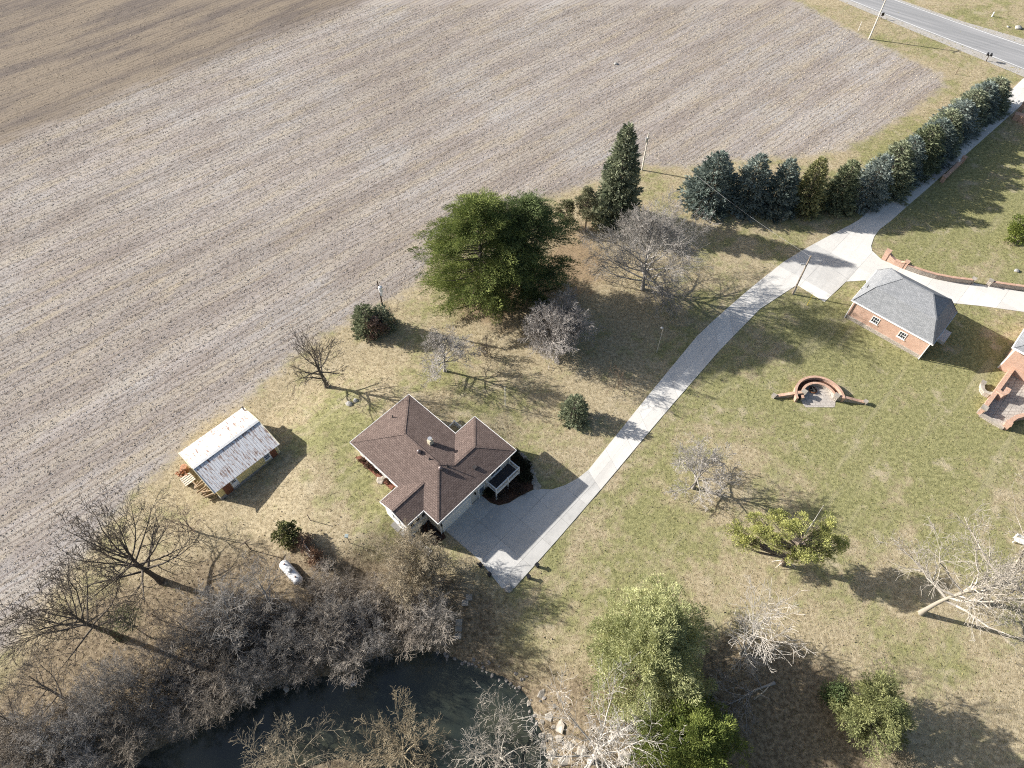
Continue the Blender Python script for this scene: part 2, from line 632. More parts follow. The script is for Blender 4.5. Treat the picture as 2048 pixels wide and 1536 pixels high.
def tri_mesh(name, V, F, tint=None, mat=None):
    """V (N,3); F (M,k) with k = 3 or 4; tint (N,)"""
    me = bpy.data.meshes.new(name)
    k = F.shape[1]
    me.vertices.add(len(V))
    me.vertices.foreach_set('co', np.ascontiguousarray(V, np.float32).ravel())
    me.loops.add(F.size)
    me.loops.foreach_set('vertex_index', np.ascontiguousarray(F, np.int32).ravel())
    me.polygons.add(len(F))
    me.polygons.foreach_set('loop_start', np.arange(0, F.size, k, dtype=np.int32))
    me.update(calc_edges=True)
    if tint is not None:
        a = me.attributes.new('tint', 'FLOAT', 'POINT')
        a.data.foreach_set('value', np.ascontiguousarray(tint, np.float32))
    if mat:
        me.materials.append(M[mat])
    return me


def norm(a):
    return a / np.maximum(np.linalg.norm(a, axis=-1, keepdims=True), 1e-9)


def seg_mesh(name, segs, mat, rs, tint_lo=.0, tint_hi=1.0):
    """segs rows: p0(3) p1(3) r0 r1 tint; thick ones six-sided, thin ones three-sided"""
    S = np.asarray(segs, float)
    Vs, Fs, Ts, off = [], [], [], 0
    big = S[:, 6] > .05
    for sel, n in ((big, 6), (~big, 3)):
        Q = S[sel]
        if not len(Q):
            continue
        p0, p1, r0, r1, ti = Q[:, 0:3], Q[:, 3:6], Q[:, 6], Q[:, 7], Q[:, 8]
        d = norm(p1 - p0)
        ref = np.where(np.abs(d[:, 2:3]) < .9, [[0., 0, 1]], [[1., 0, 0]])
        t = norm(np.cross(d, ref))
        b = np.cross(d, t)
        p1 = p1 + d * (r1[:, None] * .5)
        V = np.empty((len(Q), 2 * n, 3))
        for k in range(n):
            a = 2 * math.pi * k / n
            off_v = math.cos(a) * t + math.sin(a) * b
            V[:, k] = p0 + off_v * r0[:, None]
            V[:, n + k] = p1 + off_v * r1[:, None]
        base = (np.arange(len(Q)) * 2 * n)[:, None] + off
        F = np.stack([np.concatenate([base + k, base + (k + 1) % n, base + n + (k + 1) % n, base + n + k], 1) for k in range(n)], 1).reshape(-1, 4)
        Vs.append(V.reshape(-1, 3))
        Fs.append(F)
        Ts.append(np.repeat(ti, 2 * n))
        off += len(Q) * 2 * n
    T = np.clip(np.concatenate(Ts), 0, 1)
    return tri_mesh(name, np.concatenate(Vs), np.concatenate(Fs), T, mat)


def kites(name, P, D, Lg, Wd, tint, mat, rs, bend=.25):
    """needle sprays / leaves: a bent kite at P along D, length Lg, width Wd"""
    N = len(P)
    D = norm(D)
    X = norm(np.cross(D, rs.normal(size=(N, 3))))
    Y = np.cross(D, X)
    L = Lg[:, None]
    W = Wd[:, None]
    V = np.empty((N, 4, 3))
    V[:, 0] = P
    mid = P + D * L * .5
    V[:, 1] = mid + X * W * .5 + Y * W * bend
    V[:, 3] = mid - X * W * .5 + Y * W * bend
    V[:, 2] = P + D * L
    b = (np.arange(N) * 4)[:, None]
    F = np.concatenate([np.concatenate([b, b + 1, b + 2], 1), np.concatenate([b, b + 2, b + 3], 1)], 0)
    return tri_mesh(name, V.reshape(-1, 3), F, np.repeat(np.clip(tint, 0, 1), 4), mat)


# ------------------------------------------------------------------ the ground: lawn and field
FIELD_PX = [(-260, 1400), (0, 1310), (95, 1195), (165, 1120), (215, 1040), (270, 985), (325, 935), (352, 893), (420, 842), (480, 806), (555, 742),
            (612, 690), (690, 645), (735, 617), (800, 592), (850, 552), (870, 490), (920, 440), (1000, 415), (1100, 393), (1180, 366),
            (1285, 330), (1370, 336), (1450, 322), (1600, 312), (1690, 300), (1760, 262), (1830, 215), (1888, 172), (1880, 148), (1820, 120),
            (1750, 85), (1690, 55), (1640, 28), (1590, 0), (1500, -55)]
FIELD = [sight(*p) for p in FIELD_PX]
FIELD = np.array(FIELD + [FIELD[-1] + np.array([-1000, 900]), np.array([-1600., 1600.]), np.array([-1600., -400.]), np.array([-300., -100.])])
DARK = np.array([sight(-300, 410), sight(0, 292), sight(160, 226), sight(310, 160), sight(480, 92), sight(640, 34), sight(760, -20), sight(900, -90),
                 np.array([0., 1600.]), np.array([-1600., 1600.]), np.array([-1600., 60.])])


def blobs(P, items):
    out = np.zeros(len(P))
    for px, py, r, v in items:
        c = sight(px, py)
        d2 = ((P - c) ** 2).sum(1)
        out += v * np.exp(-d2 / (2 * r * r))
    return out


GREEN = [(1950, 450, 14, .75), (1780, 680, 9, .55), (1930, 760, 10, .7), (1720, 900, 12, .35), (1500, 850, 9, .22), (1450, 690, 7, .35), (1980, 330, 12, .6),
         (930, 800, 4, .55), (700, 920, 5, .6), (690, 840, 4, .55), (850, 760, 3, .4), (1340, 370, 4, .3), (870, 610, 3, .45),
         (1330, 1040, 8, .38), (1150, 1150, 7, .25), (1350, 450, 4, .15), (1850, 1010, 8, .2), (1800, 1330, 3, .4), (1900, 1370, 4, .3),
         (2000, 1000, 8, .3), (1060, 870, 4, .4), (1000, 1290, 5, .25), (1130, 1240, 6, .25), (1620, 1180, 8, .12), (1650, 640, 6, .4),
         (800, 1080, 4, .35), (300, 970, 3, -.2), (1100, 1000, 3, .3), (2000, 40, 10, .3), (1900, 90, 12, .2), (240, 1180, 3, .2), (560, 1180, 6, -.3),
         (1180, 780, 4, -.2), (600, 1000, 5, -.1), (1600, 1330, 6, -.15), (1900, 1480, 8, -.2)]
DUFF = [(1000, 590, 4.0, .9), (1150, 500, 3, .75), (1110, 560, 4, .8), (940, 610, 3, .4), (1200, 540, 4, .35), (1060, 680, 3, .35), (1590, 1115, 2, .5), (1170, 440, 2, .6)]
BARE = [(600, 1270, 6, .9), (760, 1260, 5, .9), (400, 1340, 6, .9), (250, 1420, 7, .9), (880, 1290, 4, .6), (960, 1230, 5, .35), (1120, 1480, 5, .9), (1300, 1500, 5, .6),
        (700, 1530, 5, 1.0), (1560, 1440, 5, .8), (1480, 1390, 4, .7), (1650, 1500, 5, .6), (480, 1140, 5, .3), (200, 1230, 5, .25), (640, 1360, 3, .8), (100, 1480, 6, .7)]


def build_ground():
    def axis(lo, hi, step, far):
        core = np.arange(lo, hi + .01, step)
        a = [lo - x for x in (far, far * .45, far * .2, far * .08, far * .03)]
        b = [hi + x for x in (far * .03, far * .08, far * .2, far * .45, far)]
        return np.array(a + list(core) + b)
    xs = axis(-112, 112, .5, 1500)
    ys = axis(-24, 146, .5, 1500)
    nx, ny = len(xs), len(ys)
    X, Y = np.meshgrid(xs, ys)
    P = np.stack([X.ravel(), Y.ravel()], 1)
    Z = terrain(P)
    sd = poly_sd(P, FIELD)
    core = (np.abs(P[:, 0]) < 111) & (P[:, 1] > -23) & (P[:, 1] < 145)
    Z = Z + np.where(core, rng.normal(0, .012, len(P)), 0) - np.where(sd < 0, .0, 0)
    drk = smooth(7.0, -6.0, poly_sd(P, DARK))
    grn = np.clip(.20 + .9 * blobs(P, GREEN), -.4, 1.2)
    duf = np.clip(blobs(P, DUFF), 0, 1.1)
    br = np.clip(blobs(P, BARE), 0, 1.0)
    br = np.maximum(br, (1 - smooth(.2, 3.0, poly_sd(P, POND))))
    i = np.arange((nx - 1) * (ny - 1))
    r, c = i // (nx - 1), i % (nx - 1)
    F = np.stack([r * nx + c, r * nx + c + 1, (r + 1) * nx + c + 1, (r + 1) * nx + c], 1)
    fsd = sd[F].mean(1)
    V = np.concatenate([P, Z[:, None]], 1)
    for name, sel in (('lawn', fsd >= 0), ('field', fsd < 0)):
        f = F[sel]
        used, inv = np.unique(f.ravel(), return_inverse=True)
        me = tri_mesh(name, V[used], inv.reshape(-1, 4), None, 'ground_' + name)
        me.materials.append(M['ground_mixed'])
        me.polygons.foreach_set('material_index', (np.abs(fsd[sel]) < 5.5).astype(np.int32))
        for an, arr in (('field_sd', sd), ('green', grn), ('duff', duf), ('dark_field', drk), ('bare', br)):
            at = me.attributes.new(an, 'FLOAT', 'POINT')
            at.data.foreach_set('value', np.ascontiguousarray(arr[used], np.float32))
        me.polygons.foreach_set('use_smooth', np.ones(len(f), bool))
        link(name, me, kind='structure')


build_ground()


def in_frame(P, m=12):
    X, Y = P[:, 0], P[:, 1]
    w = Y * COSP + CAM_H * SINP
    px = 1024 + FPX * X / w
    py = 768 - FPX * (Y * SINP - CAM_H * COSP) / w
    return (px > -m) & (px < 2048 + m) & (py > -m) & (py < 1536 + m)


HARD = []


def scatter_flat(name, N, accept, lo, hi, wd, mat, bearing=None, rowgap=None, up=.25, tint=None):
    P = np.stack([rng.uniform(-112, 112, N), rng.uniform(0, 140, N)], 1)
    P = P[in_frame(P)]
    P = P[accept(P)]
    for hp in HARD:
        P = P[poly_sd(P, hp) > .12]
    if rowgap:
        d = np.array([math.cos(bearing), math.sin(bearing)])
        q = np.array([-d[1], d[0]])
        a, b = P @ d, P @ q
        b = np.round(b / rowgap) * rowgap + rng.normal(0, rowgap * .2, len(b))
        P = a[:, None] * d + b[:, None] * q
    n = len(P)
    z = terrain(P) + .015
    D = rng.normal(size=(n, 3))
    D[:, 2] = np.abs(D[:, 2]) * up
    L = rng.uniform(lo, hi, n)
    ti = rng.uniform(0, 1, n) if tint is None else tint(P)
    me = kites(name, np.concatenate([P, z[:, None]], 1), D, L, rng.uniform(.7, 1.3, n) * wd, ti, mat, rng, .3)
    return link(name, me, kind='stuff')


# pond
pm = MB()
pm.add([(p[0], p[1], WATER_Z) for p in (POND - POND.mean(0)) * 1.22 + POND.mean(0)], [tuple(range(len(POND)))[::-1]])
pw = pm.mesh('pond', 'water')
if pw.polygons[0].normal.z < 0:
    pw.flip_normals()
link('pond', pw, kind='structure')


# ------------------------------------------------------------------ concrete drive: slabs cut to the outline
def clip_poly(poly, cell):
    out = [np.array(p, float) for p in poly]
    m = len(cell)
    for i in range(m):
        a, b = np.array(cell[i]), np.array(cell[(i + 1) % m])
        e = b - a
        inp, out = out, []
        if not inp:
            break
        for k in range(len(inp)):
            p, q = inp[k - 1], inp[k]
            sp = e[0] * (p[1] - a[1]) - e[1] * (p[0] - a[0])
            sq = e[0] * (q[1] - a[1]) - e[1] * (q[0] - a[0])
            if (sp >= 0) != (sq >= 0):
                t = sp / (sp - sq)
                out.append(p + (q - p) * t)
            if sq >= 0:
                out.append(q)
    return out


def area(p):
    return .5 * sum(p[i][0] * p[(i + 1) % len(p)][1] - p[(i + 1) % len(p)][0] * p[i][1] for i in range(len(p)))


def slab(parent, poly, mat, z1=.05, z0=-.12, name='slab'):
    P = []
    for p in poly:
        if not P or np.hypot(*(np.array(p) - P[-1])) > .03:
            P.append(np.array(p))
    if len(P) > 2 and np.hypot(*(P[0] - P[-1])) < .03:
        P.pop()
    if len(P) < 3 or abs(area(P)) < .05:
        return
    return part(name, MB().prism([tuple(p) for p in P], z0, z1), mat, parent)


def grid_slabs(parent, poly, origin, th, sx, sy, mat, gap=.018, z1=.05):
    d = np.array([math.cos(th), math.sin(th)])
    q = np.array([-d[1], d[0]])
    L = [((p - origin) @ d, (p - origin) @ q) for p in map(np.array, poly)]
    i0, i1 = math.floor(min(a for a, b in L) / sx), math.ceil(max(a for a, b in L) / sx)
    j0, j1 = math.floor(min(b for a, b in L) / sy), math.ceil(max(b for a, b in L) / sy)
    for i in range(i0, i1):
        for j in range(j0, j1):
            g = gap / 2
            cell = [(i * sx + g, j * sy + g), ((i + 1) * sx - g, j * sy + g), ((i + 1) * sx - g, (j + 1) * sy - g), (i * sx + g, (j + 1) * sy - g)]
            c = clip_poly(L, cell)
            if len(c) >= 3:
                m = mat(i, j) if callable(mat) else mat
                slab(parent, [origin + a * d + b * q for a, b in c], m, z1)


def resample(pts, n):
    pts = np.array(pts)
    s = np.concatenate([[0], np.cumsum(np.hypot(*np.diff(pts, axis=0).T))])
    t = np.linspace(0, s[-1], n)
    return np.stack([np.interp(t, s, pts[:, k]) for k in (0, 1)], 1)


def strip_slabs(parent, left, right, nl, nc, mat, gap=.02):
    Lp, Rp = resample([sight(*p) for p in left], nl + 1), resample([sight(*p) for p in right], nl + 1)
    for i in range(nl):
        for c in range(nc):
            a, b = c / nc, (c + 1) / nc
            q = [Lp[i] + (Rp[i] - Lp[i]) * a, Lp[i] + (Rp[i] - Lp[i]) * b, Lp[i + 1] + (Rp[i + 1] - Lp[i + 1]) * b, Lp[i + 1] + (Rp[i + 1] - Lp[i + 1]) * a]
            ce = sum(q) / 4
            q = [p + (ce - p) / np.linalg.norm(ce - p) * gap * .6 for p in q]
            slab(parent, q, mat)


GAR_A = np.array([43.17, 59.74])
GTH = R(-42.7)
GE, GN = np.array([math.cos(GTH), math.sin(GTH)]), np.array([-math.sin(GTH), math.cos(GTH)])


def gl(a, b):
    return GAR_A + a * GE + b * GN


drive = link('driveway', None, kind='structure')
strip_slabs(drive, [(1176, 941), (1293, 795), (1400, 665), (1480, 594), (1520, 561)], [(1201, 980), (1310, 850), (1353, 800), (1440, 700), (1520, 618)], 11, 2, 'concrete')
strip_slabs(drive, [(1717.6, 440), (1760, 402), (1822, 350), (1882, 300), (1947, 247), (2000, 202), (2046, 157)],
            [(1784, 440), (1800, 425), (1860, 373), (1933, 308), (2031, 221), (2060, 195), (2110, 165)], 13, 2, 'concrete')
junction = [sight(*p) for p in [(1520, 561), (1567, 524), (1606, 500), (1657.5, 472), (1705, 447.5), (1717.6, 440), (1784, 440), (1760, 458), (1748, 474), (1742, 492), (1744, 502),
                                (1763, 519.5), (1808, 539), (1863, 554), (1960, 569), (2090, 591), (2090, 630), (1960, 612), (1904.5, 606.5)]]
junction += [gl(10.2, 7.05), gl(.3, 7.05)] + [sight(*p) for p in [(1731.6, 561), (1692, 563.5), (1649, 604), (1594, 570), (1582, 577.5), (1520, 618)]]
pad_c = sight(1645, 560)
grid_slabs(drive, junction[::-1], sight(1692, 563.5), R(47), 3.6, 4.2,
           lambda i, j: 'concrete_old' if (i in (-1, 0) and j in (0, 1)) else 'concrete')
z1f = lambda x, y: sight(640 + x / 3.491, 740 + y / 3.491)
apron = [z1f(*p) for p in [(1120, 1335), (1270, 1525), (1355, 1525), (1660, 1182), (1957, 838), (1872, 700), (1800, 757), (1710, 805), (1620, 835), (1545, 832), (1490, 838),
                           (1400, 880), (1320, 930), (1250, 948), (1190, 930), (1140, 885), (1100, 850), (870, 1070), (850, 1100)]]
grid_slabs(drive, apron[::-1] if area(apron) < 0 else apron, apron[0], R(47.5), 3.1, 3.1, 'concrete_old')

# walk from the side door
walk = link('garden_walk', None, kind='structure')


def ground_slab(parent, pts, mat, dz=.05, name='slab'):
    g = [G(*p) for p in pts]
    part(name, MB().prism([(p[0], p[1]) for p in g], [p[2] - .2 for p in g], [p[2] + dz for p in g]), mat, parent)


for a, b in [((787, 1047), (800, 1037)), ((802, 1062), (814, 1053)), ((818, 1075), (829, 1067)), ((833, 1088), (843, 1080)), ((847, 1100), (856, 1092))]:
    pass
wl = [(780, 1050), (797, 1066), (812, 1079), (826, 1091), (841, 1103), (856, 1116)]
wpoly = [sight(*p) for p in [(780, 1050), (856, 1116), (866, 1103), (793, 1036)]]
wr = [(793, 1036), (809, 1052), (823, 1065), (837, 1077), (851, 1090), (866, 1103)]
for i in range(5):
    e = .06
    f = lambda p, q, t: (p[0] + (q[0] - p[0]) * t, p[1] + (q[1] - p[1]) * t)
    ground_slab(walk, [f(wl[i], wl[i + 1], e), f(wr[i], wr[i + 1], e), f(wr[i], wr[i + 1], 1 - e), f(wl[i], wl[i + 1], 1 - e)], 'concrete_grey')

# ------------------------------------------------------------------ road
road_n = [sight(*p) for p in [(1420, -118), (1686, -4), (1860, 66), (2048, 140), (2300, 232)]]
road_f = [sight(*p) for p in [(1560, -100), (1787, -2), (1920, 46), (2048, 90), (2300, 180)]]


def ribbon(name, A, B, z, mat, parent=None, kind='structure'):
    mb = MB()
    n = len(A)
    mb.add([(p[0], p[1], z) for p in A] + [(p[0], p[1], z) for p in B], [(i, i + 1, n + i + 1, n + i) for i in range(n - 1)])
    me = mb.mesh(name, mat)
    if me.polygons[0].normal.z < 0:
        me.flip_normals()
    return link(name, me, parent, kind=kind if parent is None else None)


sh_n = [a + (a - b) / np.linalg.norm(a - b) * w for a, b, w in zip(road_n, road_f, (2.0, 2.0, 1.8, 2.4, 3.5))]
sh_f = [b + (b - a) / np.linalg.norm(a - b) * w for a, b, w in zip(road_n, road_f, (.9, .9, 1.0, 2.2, 2.2))]
ribbon('road_shoulder', sh_n, sh_f, .018, 'gravel')
rd = ribbon('road', road_n, road_f, .030, 'asphalt')
lerp = lambda t: [a + (b - a) * t for a, b in zip(road_n, road_f)]
ribbon('edge_line', lerp(.035), lerp(.055), .036, 'white_line', rd)
ribbon('edge_line', lerp(.945), lerp(.965), .036, 'white_line', rd)


# ------------------------------------------------------------------ buildings
def lbox(name, parent, mat, *b, label=None):
    return part(name, MB().box(*b), mat, parent, label)


def roof_planes(planes, t=.10):
    """closed thin slab of roof planes: each plane gets its own thickness"""
    mb = MB()
    for pl in planes:
        n = len(pl)
        P = [np.array(p, float) for p in pl]
        mb.add(P + [p - np.array([0, 0, t]) for p in P], [tuple(range(n)), tuple(range(n, 2 * n))[::-1]] + [(i, n + i, n + (i + 1) % n, (i + 1) % n) for i in range(n)])
    return mb


def fascia(parent, loop, z, h=.16, w=.05, mat='white_paint'):
    n = len(loop)
    for i in range(n):
        a, b = np.array(loop[i], float), np.array(loop[(i + 1) % n], float)
        d = (b - a) / np.linalg.norm(b - a)
        nrm = np.array([d[1], -d[0]])
        p0, p1 = a + nrm * w * .5 - d * .0, b + nrm * w * .5
        part('fascia', MB().bar((*(p0 - d * .05), z - h / 2 + .02), (*(p1 + d * .05), z - h / 2 + .02), w, h), mat, parent)


def ridge_caps(parent, lines, mat, w=.22):
    for a, b in lines:
        part('ridge_cap', MB().bar(np.array(a, float) + [0, 0, .004], np.array(b, float) + [0, 0, .004], w, .03), mat, parent)


def window(parent, p, along, up_n, w, h, nv=2, nh=2, glass='dark_glass', name='window'):
    """window standing on a wall: p lower-left corner on the wall face, along = unit vector, up_n = outward normal"""
    p, a, n = np.array(p, float), np.array([*along, 0.]), np.array([*up_n, 0.])
    z = np.array([0, 0, 1.])

    def box(u0, u1, v0, v1, d0, d1):
        c = [p + a * u + z * v + n * d for d in (d0, d1) for u, v in ((u0, v0), (u1, v0), (u1, v1), (u0, v1))]
        return MB().add(c, [(0, 1, 2, 3), (7, 6, 5, 4), (0, 4, 5, 1), (1, 5, 6, 2), (2, 6, 7, 3), (3, 7, 4, 0)])
    f = .08
    mb = MB()
    for b in ((0, w, 0, f), (0, w, h - f, h), (0, f, f, h - f), (w - f, w, f, h - f)):
        q = box(*b, -.02, .06)
        mb.add(q.v, q.f)
    for k in range(1, nv):
        q = box(w * k / nv - .02, w * k / nv + .02, f, h - f, -.01, .035)
        mb.add(q.v, q.f)
    for k in range(1, nh):
        q = box(f, w - f, h * k / nh - .02, h * k / nh + .02, -.01, .035)
        mb.add(q.v, q.f)
    wn_ = part(name, mb, 'white_paint', parent)
    part('pane', box(f, w - f, f, h - f, -.015, .012), glass, wn_)
    part('sill', box(-.08, w + .08, -.07, -.002, -.02, .12), 'white_paint', wn_)
    return wn_


# ---- brown-roofed house. local x = along the garage front (NE), y = back into the house (NW)
HZ = .0
house = thing('house', 'sprawling house with brown hipped shingle roof beside the concrete apron', 'house', (*HOUSE_O, 0), HTH)
EZ = 4.0
OV = .45
foot = [(OV, OV), (11.6 - OV, OV), (11.6 - OV, 6.4 - OV), (8.6 - OV, 6.4 - OV), (8.6 - OV, 13.9 - OV), (OV, 13.9 - OV), (OV, 6.13), (OV, 2.15)]
part('wall', MB().prism([(OV, OV), (11.6 - OV, OV), (11.6 - OV, 6.4 - OV), (8.6 - OV, 6.4 - OV), (8.6 - OV, 13.9 - OV), (OV, 13.9 - OV)], -.3, EZ - .06), 'siding', house)
part('foundation', MB().prism([(OV - .03, OV - .03), (11.63 - OV, OV - .03), (11.63 - OV, 6.43 - OV), (8.63 - OV, 6.43 - OV), (8.63 - OV, 13.93 - OV), (OV - .03, 13.93 - OV)], -.3, .28), 'foundation', house)
RZ, WZ, SZ = 5.42, 4 + 3.15 * .33, 4 + 1.99 * .33
R1, R2 = (4.3, 9.6, RZ), (4.3, 4.3, RZ)
R3, R4 = (5.45, 3.15, WZ), (8.45, 3.15, WZ)
R5, R6 = (1.99, 4.14, SZ), (-2.4, 4.14, SZ)
roof = part('roof', roof_planes([
    [(0, 13.9, EZ), R1, (8.6, 13.9, EZ)][::-1],
    [(8.6, 13.9, EZ), R1, R2, R3, (8.6, 6.3, EZ)][::-1],
    [(0, 0, EZ), (11.6, 0, EZ), R4, R3, R2],
    [(11.6, 0, EZ), (11.6, 6.3, EZ), R4],
    [(8.6, 6.3, EZ), R3, R4, (11.6, 6.3, EZ)],
    [(0, 13.9, EZ), (0, 6.13, EZ), R5, (0, 2.15, EZ), (0, 0, EZ), R2, R1],
    [(-2.4, 6.13, EZ), R6, R5, (0, 6.13, EZ)],
    [(-2.4, 2.15, EZ), (0, 2.15, EZ), R5, R6]]), 'shingle_brown', house)
ridge_caps(roof, [(R1, R2), (R2, (.05, .05, EZ)), (R1, (.05, 13.85, EZ)), (R1, (8.55, 13.85, EZ)), (R2, R3), (R3, R4), (R4, (11.55, .05, EZ)), (R4, (11.55, 6.25, EZ)), (R5, R6)], 'shingle_brown')
fascia(house, [(0, 0), (11.6, 0), (11.6, 6.3), (8.6, 6.3), (8.6, 13.9), (0, 13.9), (0, 6.13)], EZ)
bpy.data.objects.remove([o for o in house.children if o.name.startswith('fascia')][-1])
for a, b in [((0, 13.9), (0, 6.23)), ((0, 2.05), (0, 0)), ((-2.4, 6.13), (0, 6.13)), ((-2.4, 2.15), (0, 2.15))]:
    a, b = np.array(a), np.array(b)
    d = (b - a) / np.linalg.norm(b - a)
    off = np.array([-.05, 0]) if a[0] == b[0] else np.array([0, .05 if a[1] > 4 else -.05])
    part('fascia', MB().bar((*(a + off * .5), EZ - .07), (*(b + off * .5), EZ - .07), .05, .16), 'white_paint', house)
for yb in (6.13, 2.15):
    part('fascia', MB().bar((-2.45, yb, EZ - .06), (-2.45, 4.14, SZ - .06), .06, .18), 'white_paint', house)
# side wing below the small gable
part('wall', MB().prism([(-2.2, 2.45), (OV, 2.45), (OV, 5.85), (-2.2, 5.85)], -.3, EZ - .05), 'siding_white', house, 'white clapboard wall of the small gabled wing')
part('wall', MB().add([(-2.2, 2.45, EZ - .06), (-2.2, 5.85, EZ - .06), (-2.2, 4.14, SZ - .12), (-2.1, 2.45, EZ - .06), (-2.1, 5.85, EZ - .06), (-2.1, 4.14, SZ - .12)],
                      [(0, 2, 1), (3, 4, 5), (0, 1, 4, 3), (1, 2, 5, 4), (2, 0, 3, 5)]), 'siding_white', house)
for k in range(3):
    window(house, (-1.85 + k * .78, 2.45, 2.0), (1, 0), (0, -1), .62, .95, 1, 1)
window(house, (-2.2, 4.7, 2.0), (0, -1), (-1, 0), 1.0, 1.2, 1, 2)
# garage front
gd = MB()
for k in range(4):
    gd.box(.85, 4.75, OV - .06, OV - .01, .03 + k * .53, .53 + k * .53)
part('garage_door', gd, 'door_white', house)
for x0, x1, z0, z1 in ((.70, .85, 0, 2.30), (4.75, 4.90, 0, 2.30), (.85, 4.75, 2.15, 2.30)):
    lbox('door_frame', house, 'white_paint', x0, x1, OV - .09, OV + .01, z0, z1)
dr = lbox('door', house, 'blue_grey', 6.15, 6.95, OV - .06, OV + .0, .05, 2.05)
part('pane', MB().box(6.30, 6.80, OV - .075, OV - .062, 1.0, 1.85), 'sun_glass', dr)
part('handle', MB().cyl((6.88, OV - .13, 1.0), (6.88, OV - .06, 1.0), .03), 'vent_dark', dr)
for x0, x1, z0, z1 in ((6.03, 6.15, 0, 2.17), (6.95, 7.07, 0, 2.17), (6.15, 6.95, 2.05, 2.17)):
    lbox('door_frame', house, 'white_paint', x0, x1, OV - .09, OV + .01, z0, z1)
for x in (.58, 5.55):
    part('wall_lamp', MB().box(x - .08, x + .08, OV - .2, OV, 1.9, 2.2), 'black', house)
window(house, (8.0, OV, 2.0), (1, 0), (0, -1), 1.6, 1.3, 2, 1)
for y in (8.2, 10.6, 12.2):
    window(house, (OV, y, 2.1), (0, -1), (-1, 0), .95, 1.2, 1, 2)
lbox('front_door', house, 'brown_door', OV - .06, OV, 7.0, 7.9, 1.2, 3.2)
part('downspout', MB().bar((.40, .38, 0), (.40, .38, 3.9), .08, .08), 'white_paint', house)
# deck on the garage side
deck = lbox('deck', house, 'dark_deck', 7.3, 10.85, -1.1, OV - .02, 1.42, 1.55)
for a, b in (((7.3, -1.1), (10.85, -1.1)), ((7.3, OV - .05), (7.3, -1.1)), ((10.85, -1.1), (10.85, OV - .05))):
    a, b = np.array(a), np.array(b)
    for z, w, h in ((2.48, .10, .07), (1.66, .06, .06)):
        part('rail', MB().bar((*a, z), (*b, z), w, h), 'white_paint', deck)
    L = np.linalg.norm(b - a)
    n = int(L / .16)
    for k in range(1, n):
        q = a + (b - a) * k / n
        part('baluster', MB().box(q[0] - .02, q[0] + .02, q[1] - .02, q[1] + .02, 1.69, 2.45), 'white_paint', deck)
for p in ((7.3, -1.1), (9.1, -1.1), (10.85, -1.1), (7.3, OV - .1), (10.85, OV - .1)):
    part('post', MB().box(p[0] - .06, p[0] + .06, p[1] - .06, p[1] + .06, 0, 2.62), 'white_paint', deck)
part('fascia', MB().box(7.26, 10.89, -1.16, -1.105, 1.30, 1.56), 'white_paint', deck)
# rear porch rail in the inner corner
porch = lbox('porch', house, 'concrete_grey', 8.2, 10.6, 6.0, 8.7, .2, .9)
for a, b in (((8.3, 8.6), (10.4, 8.6)), ((10.5, 8.6), (10.5, 7.6))):
    for z in (1.05, 1.8):
        part('rail', MB().bar((*a, z), (*b, z), .09, .08), 'white_paint', porch)
    for k in range(1, 12):
        q = np.array(a) + (np.array(b) - a) * k / 12
        part('baluster', MB().box(q[0] - .02, q[0] + .02, q[1] - .02, q[1] + .02, 1.05, 1.8), 'white_paint', porch)
for p in ((8.3, 8.6), (10.45, 8.6), (10.5, 7.6)):
    part('post', MB().box(p[0] - .07, p[0] + .07, p[1] - .07, p[1] + .07, .9, 2.0), 'white_paint', porch)


def roofz(a, b):
    return EZ + .33 * min(a, 8.6 - a, 13.9 - b, 4.3) if b > 4.3 else EZ + .33 * b


def on_roof(px, py, zoom=(640, 740, 3.491)):
    x, y = zoom[0] + px / zoom[2], zoom[1] + py / zoom[2]
    z = 5.0
    for _ in range(6):
        d = sight(x, y, z) - HOUSE_O
        a, b = d @ HA, d @ HB
        z = roofz(a, b)
    return a, b, z


a, b, z = on_roof(772, 512)
fl = part('flue_box', MB().box(a - .26, a + .26, b - .22, b + .22, z - .2, z + .75), 'beige', house, 'beige boxed flue')
part('cap', MB().cyl((a, b, z + .75), (a, b, z + 1.0), .1).cyl((a, b, z + 1.0), (a, b, z + 1.05), .24), 'galv', fl)
for q in ((692, 575), (842, 692)):
    a, b, z = on_roof(*q)
    tv = part('turbine_vent', MB().dome((a, b, z), .27, .34, 12, 4, .14), 'vent_brown', house, smooth=True)
    part('collar', MB().cyl((a, b, z - .1), (a, b, z + .15), .18, .18, 10), 'vent_brown', tv)
for q, hh in (((508, 330), .42), ((765, 622), .3), ((890, 675), .55)):
    a, b, z = on_roof(*q)
    part('vent_pipe', MB().cyl((a, b, z - .1), (a, b, z + hh), .055, .055, 8).cyl((a, b, z - .02), (a, b, z + .06), .14, .09, 8), 'vent_dark', house)
a, b, z = on_roof(1080, 680)
part('box_vent', MB().prism([(a - .2, b - .2), (a + .2, b - .2), (a + .2, b + .2), (a - .2, b + .2)], z - .15, z + .14), 'vent_dark', house)

# ---- yellow shed with metal roof
sa, sb, sc, sdn = np.array([-36.95, 37.95]), np.array([-31.65, 33.15]), np.array([-25.9, 39.15]), None
sd_dir = (sc - sb) / np.linalg.norm(sc - sb)
STH = math.atan2(sd_dir[1], sd_dir[0])
SL, SW = 8.35, 7.1
shed = thing('shed', 'yellow metal-sided shed with rust-streaked white roof at the field edge', 'shed', (*sb, 0), STH)
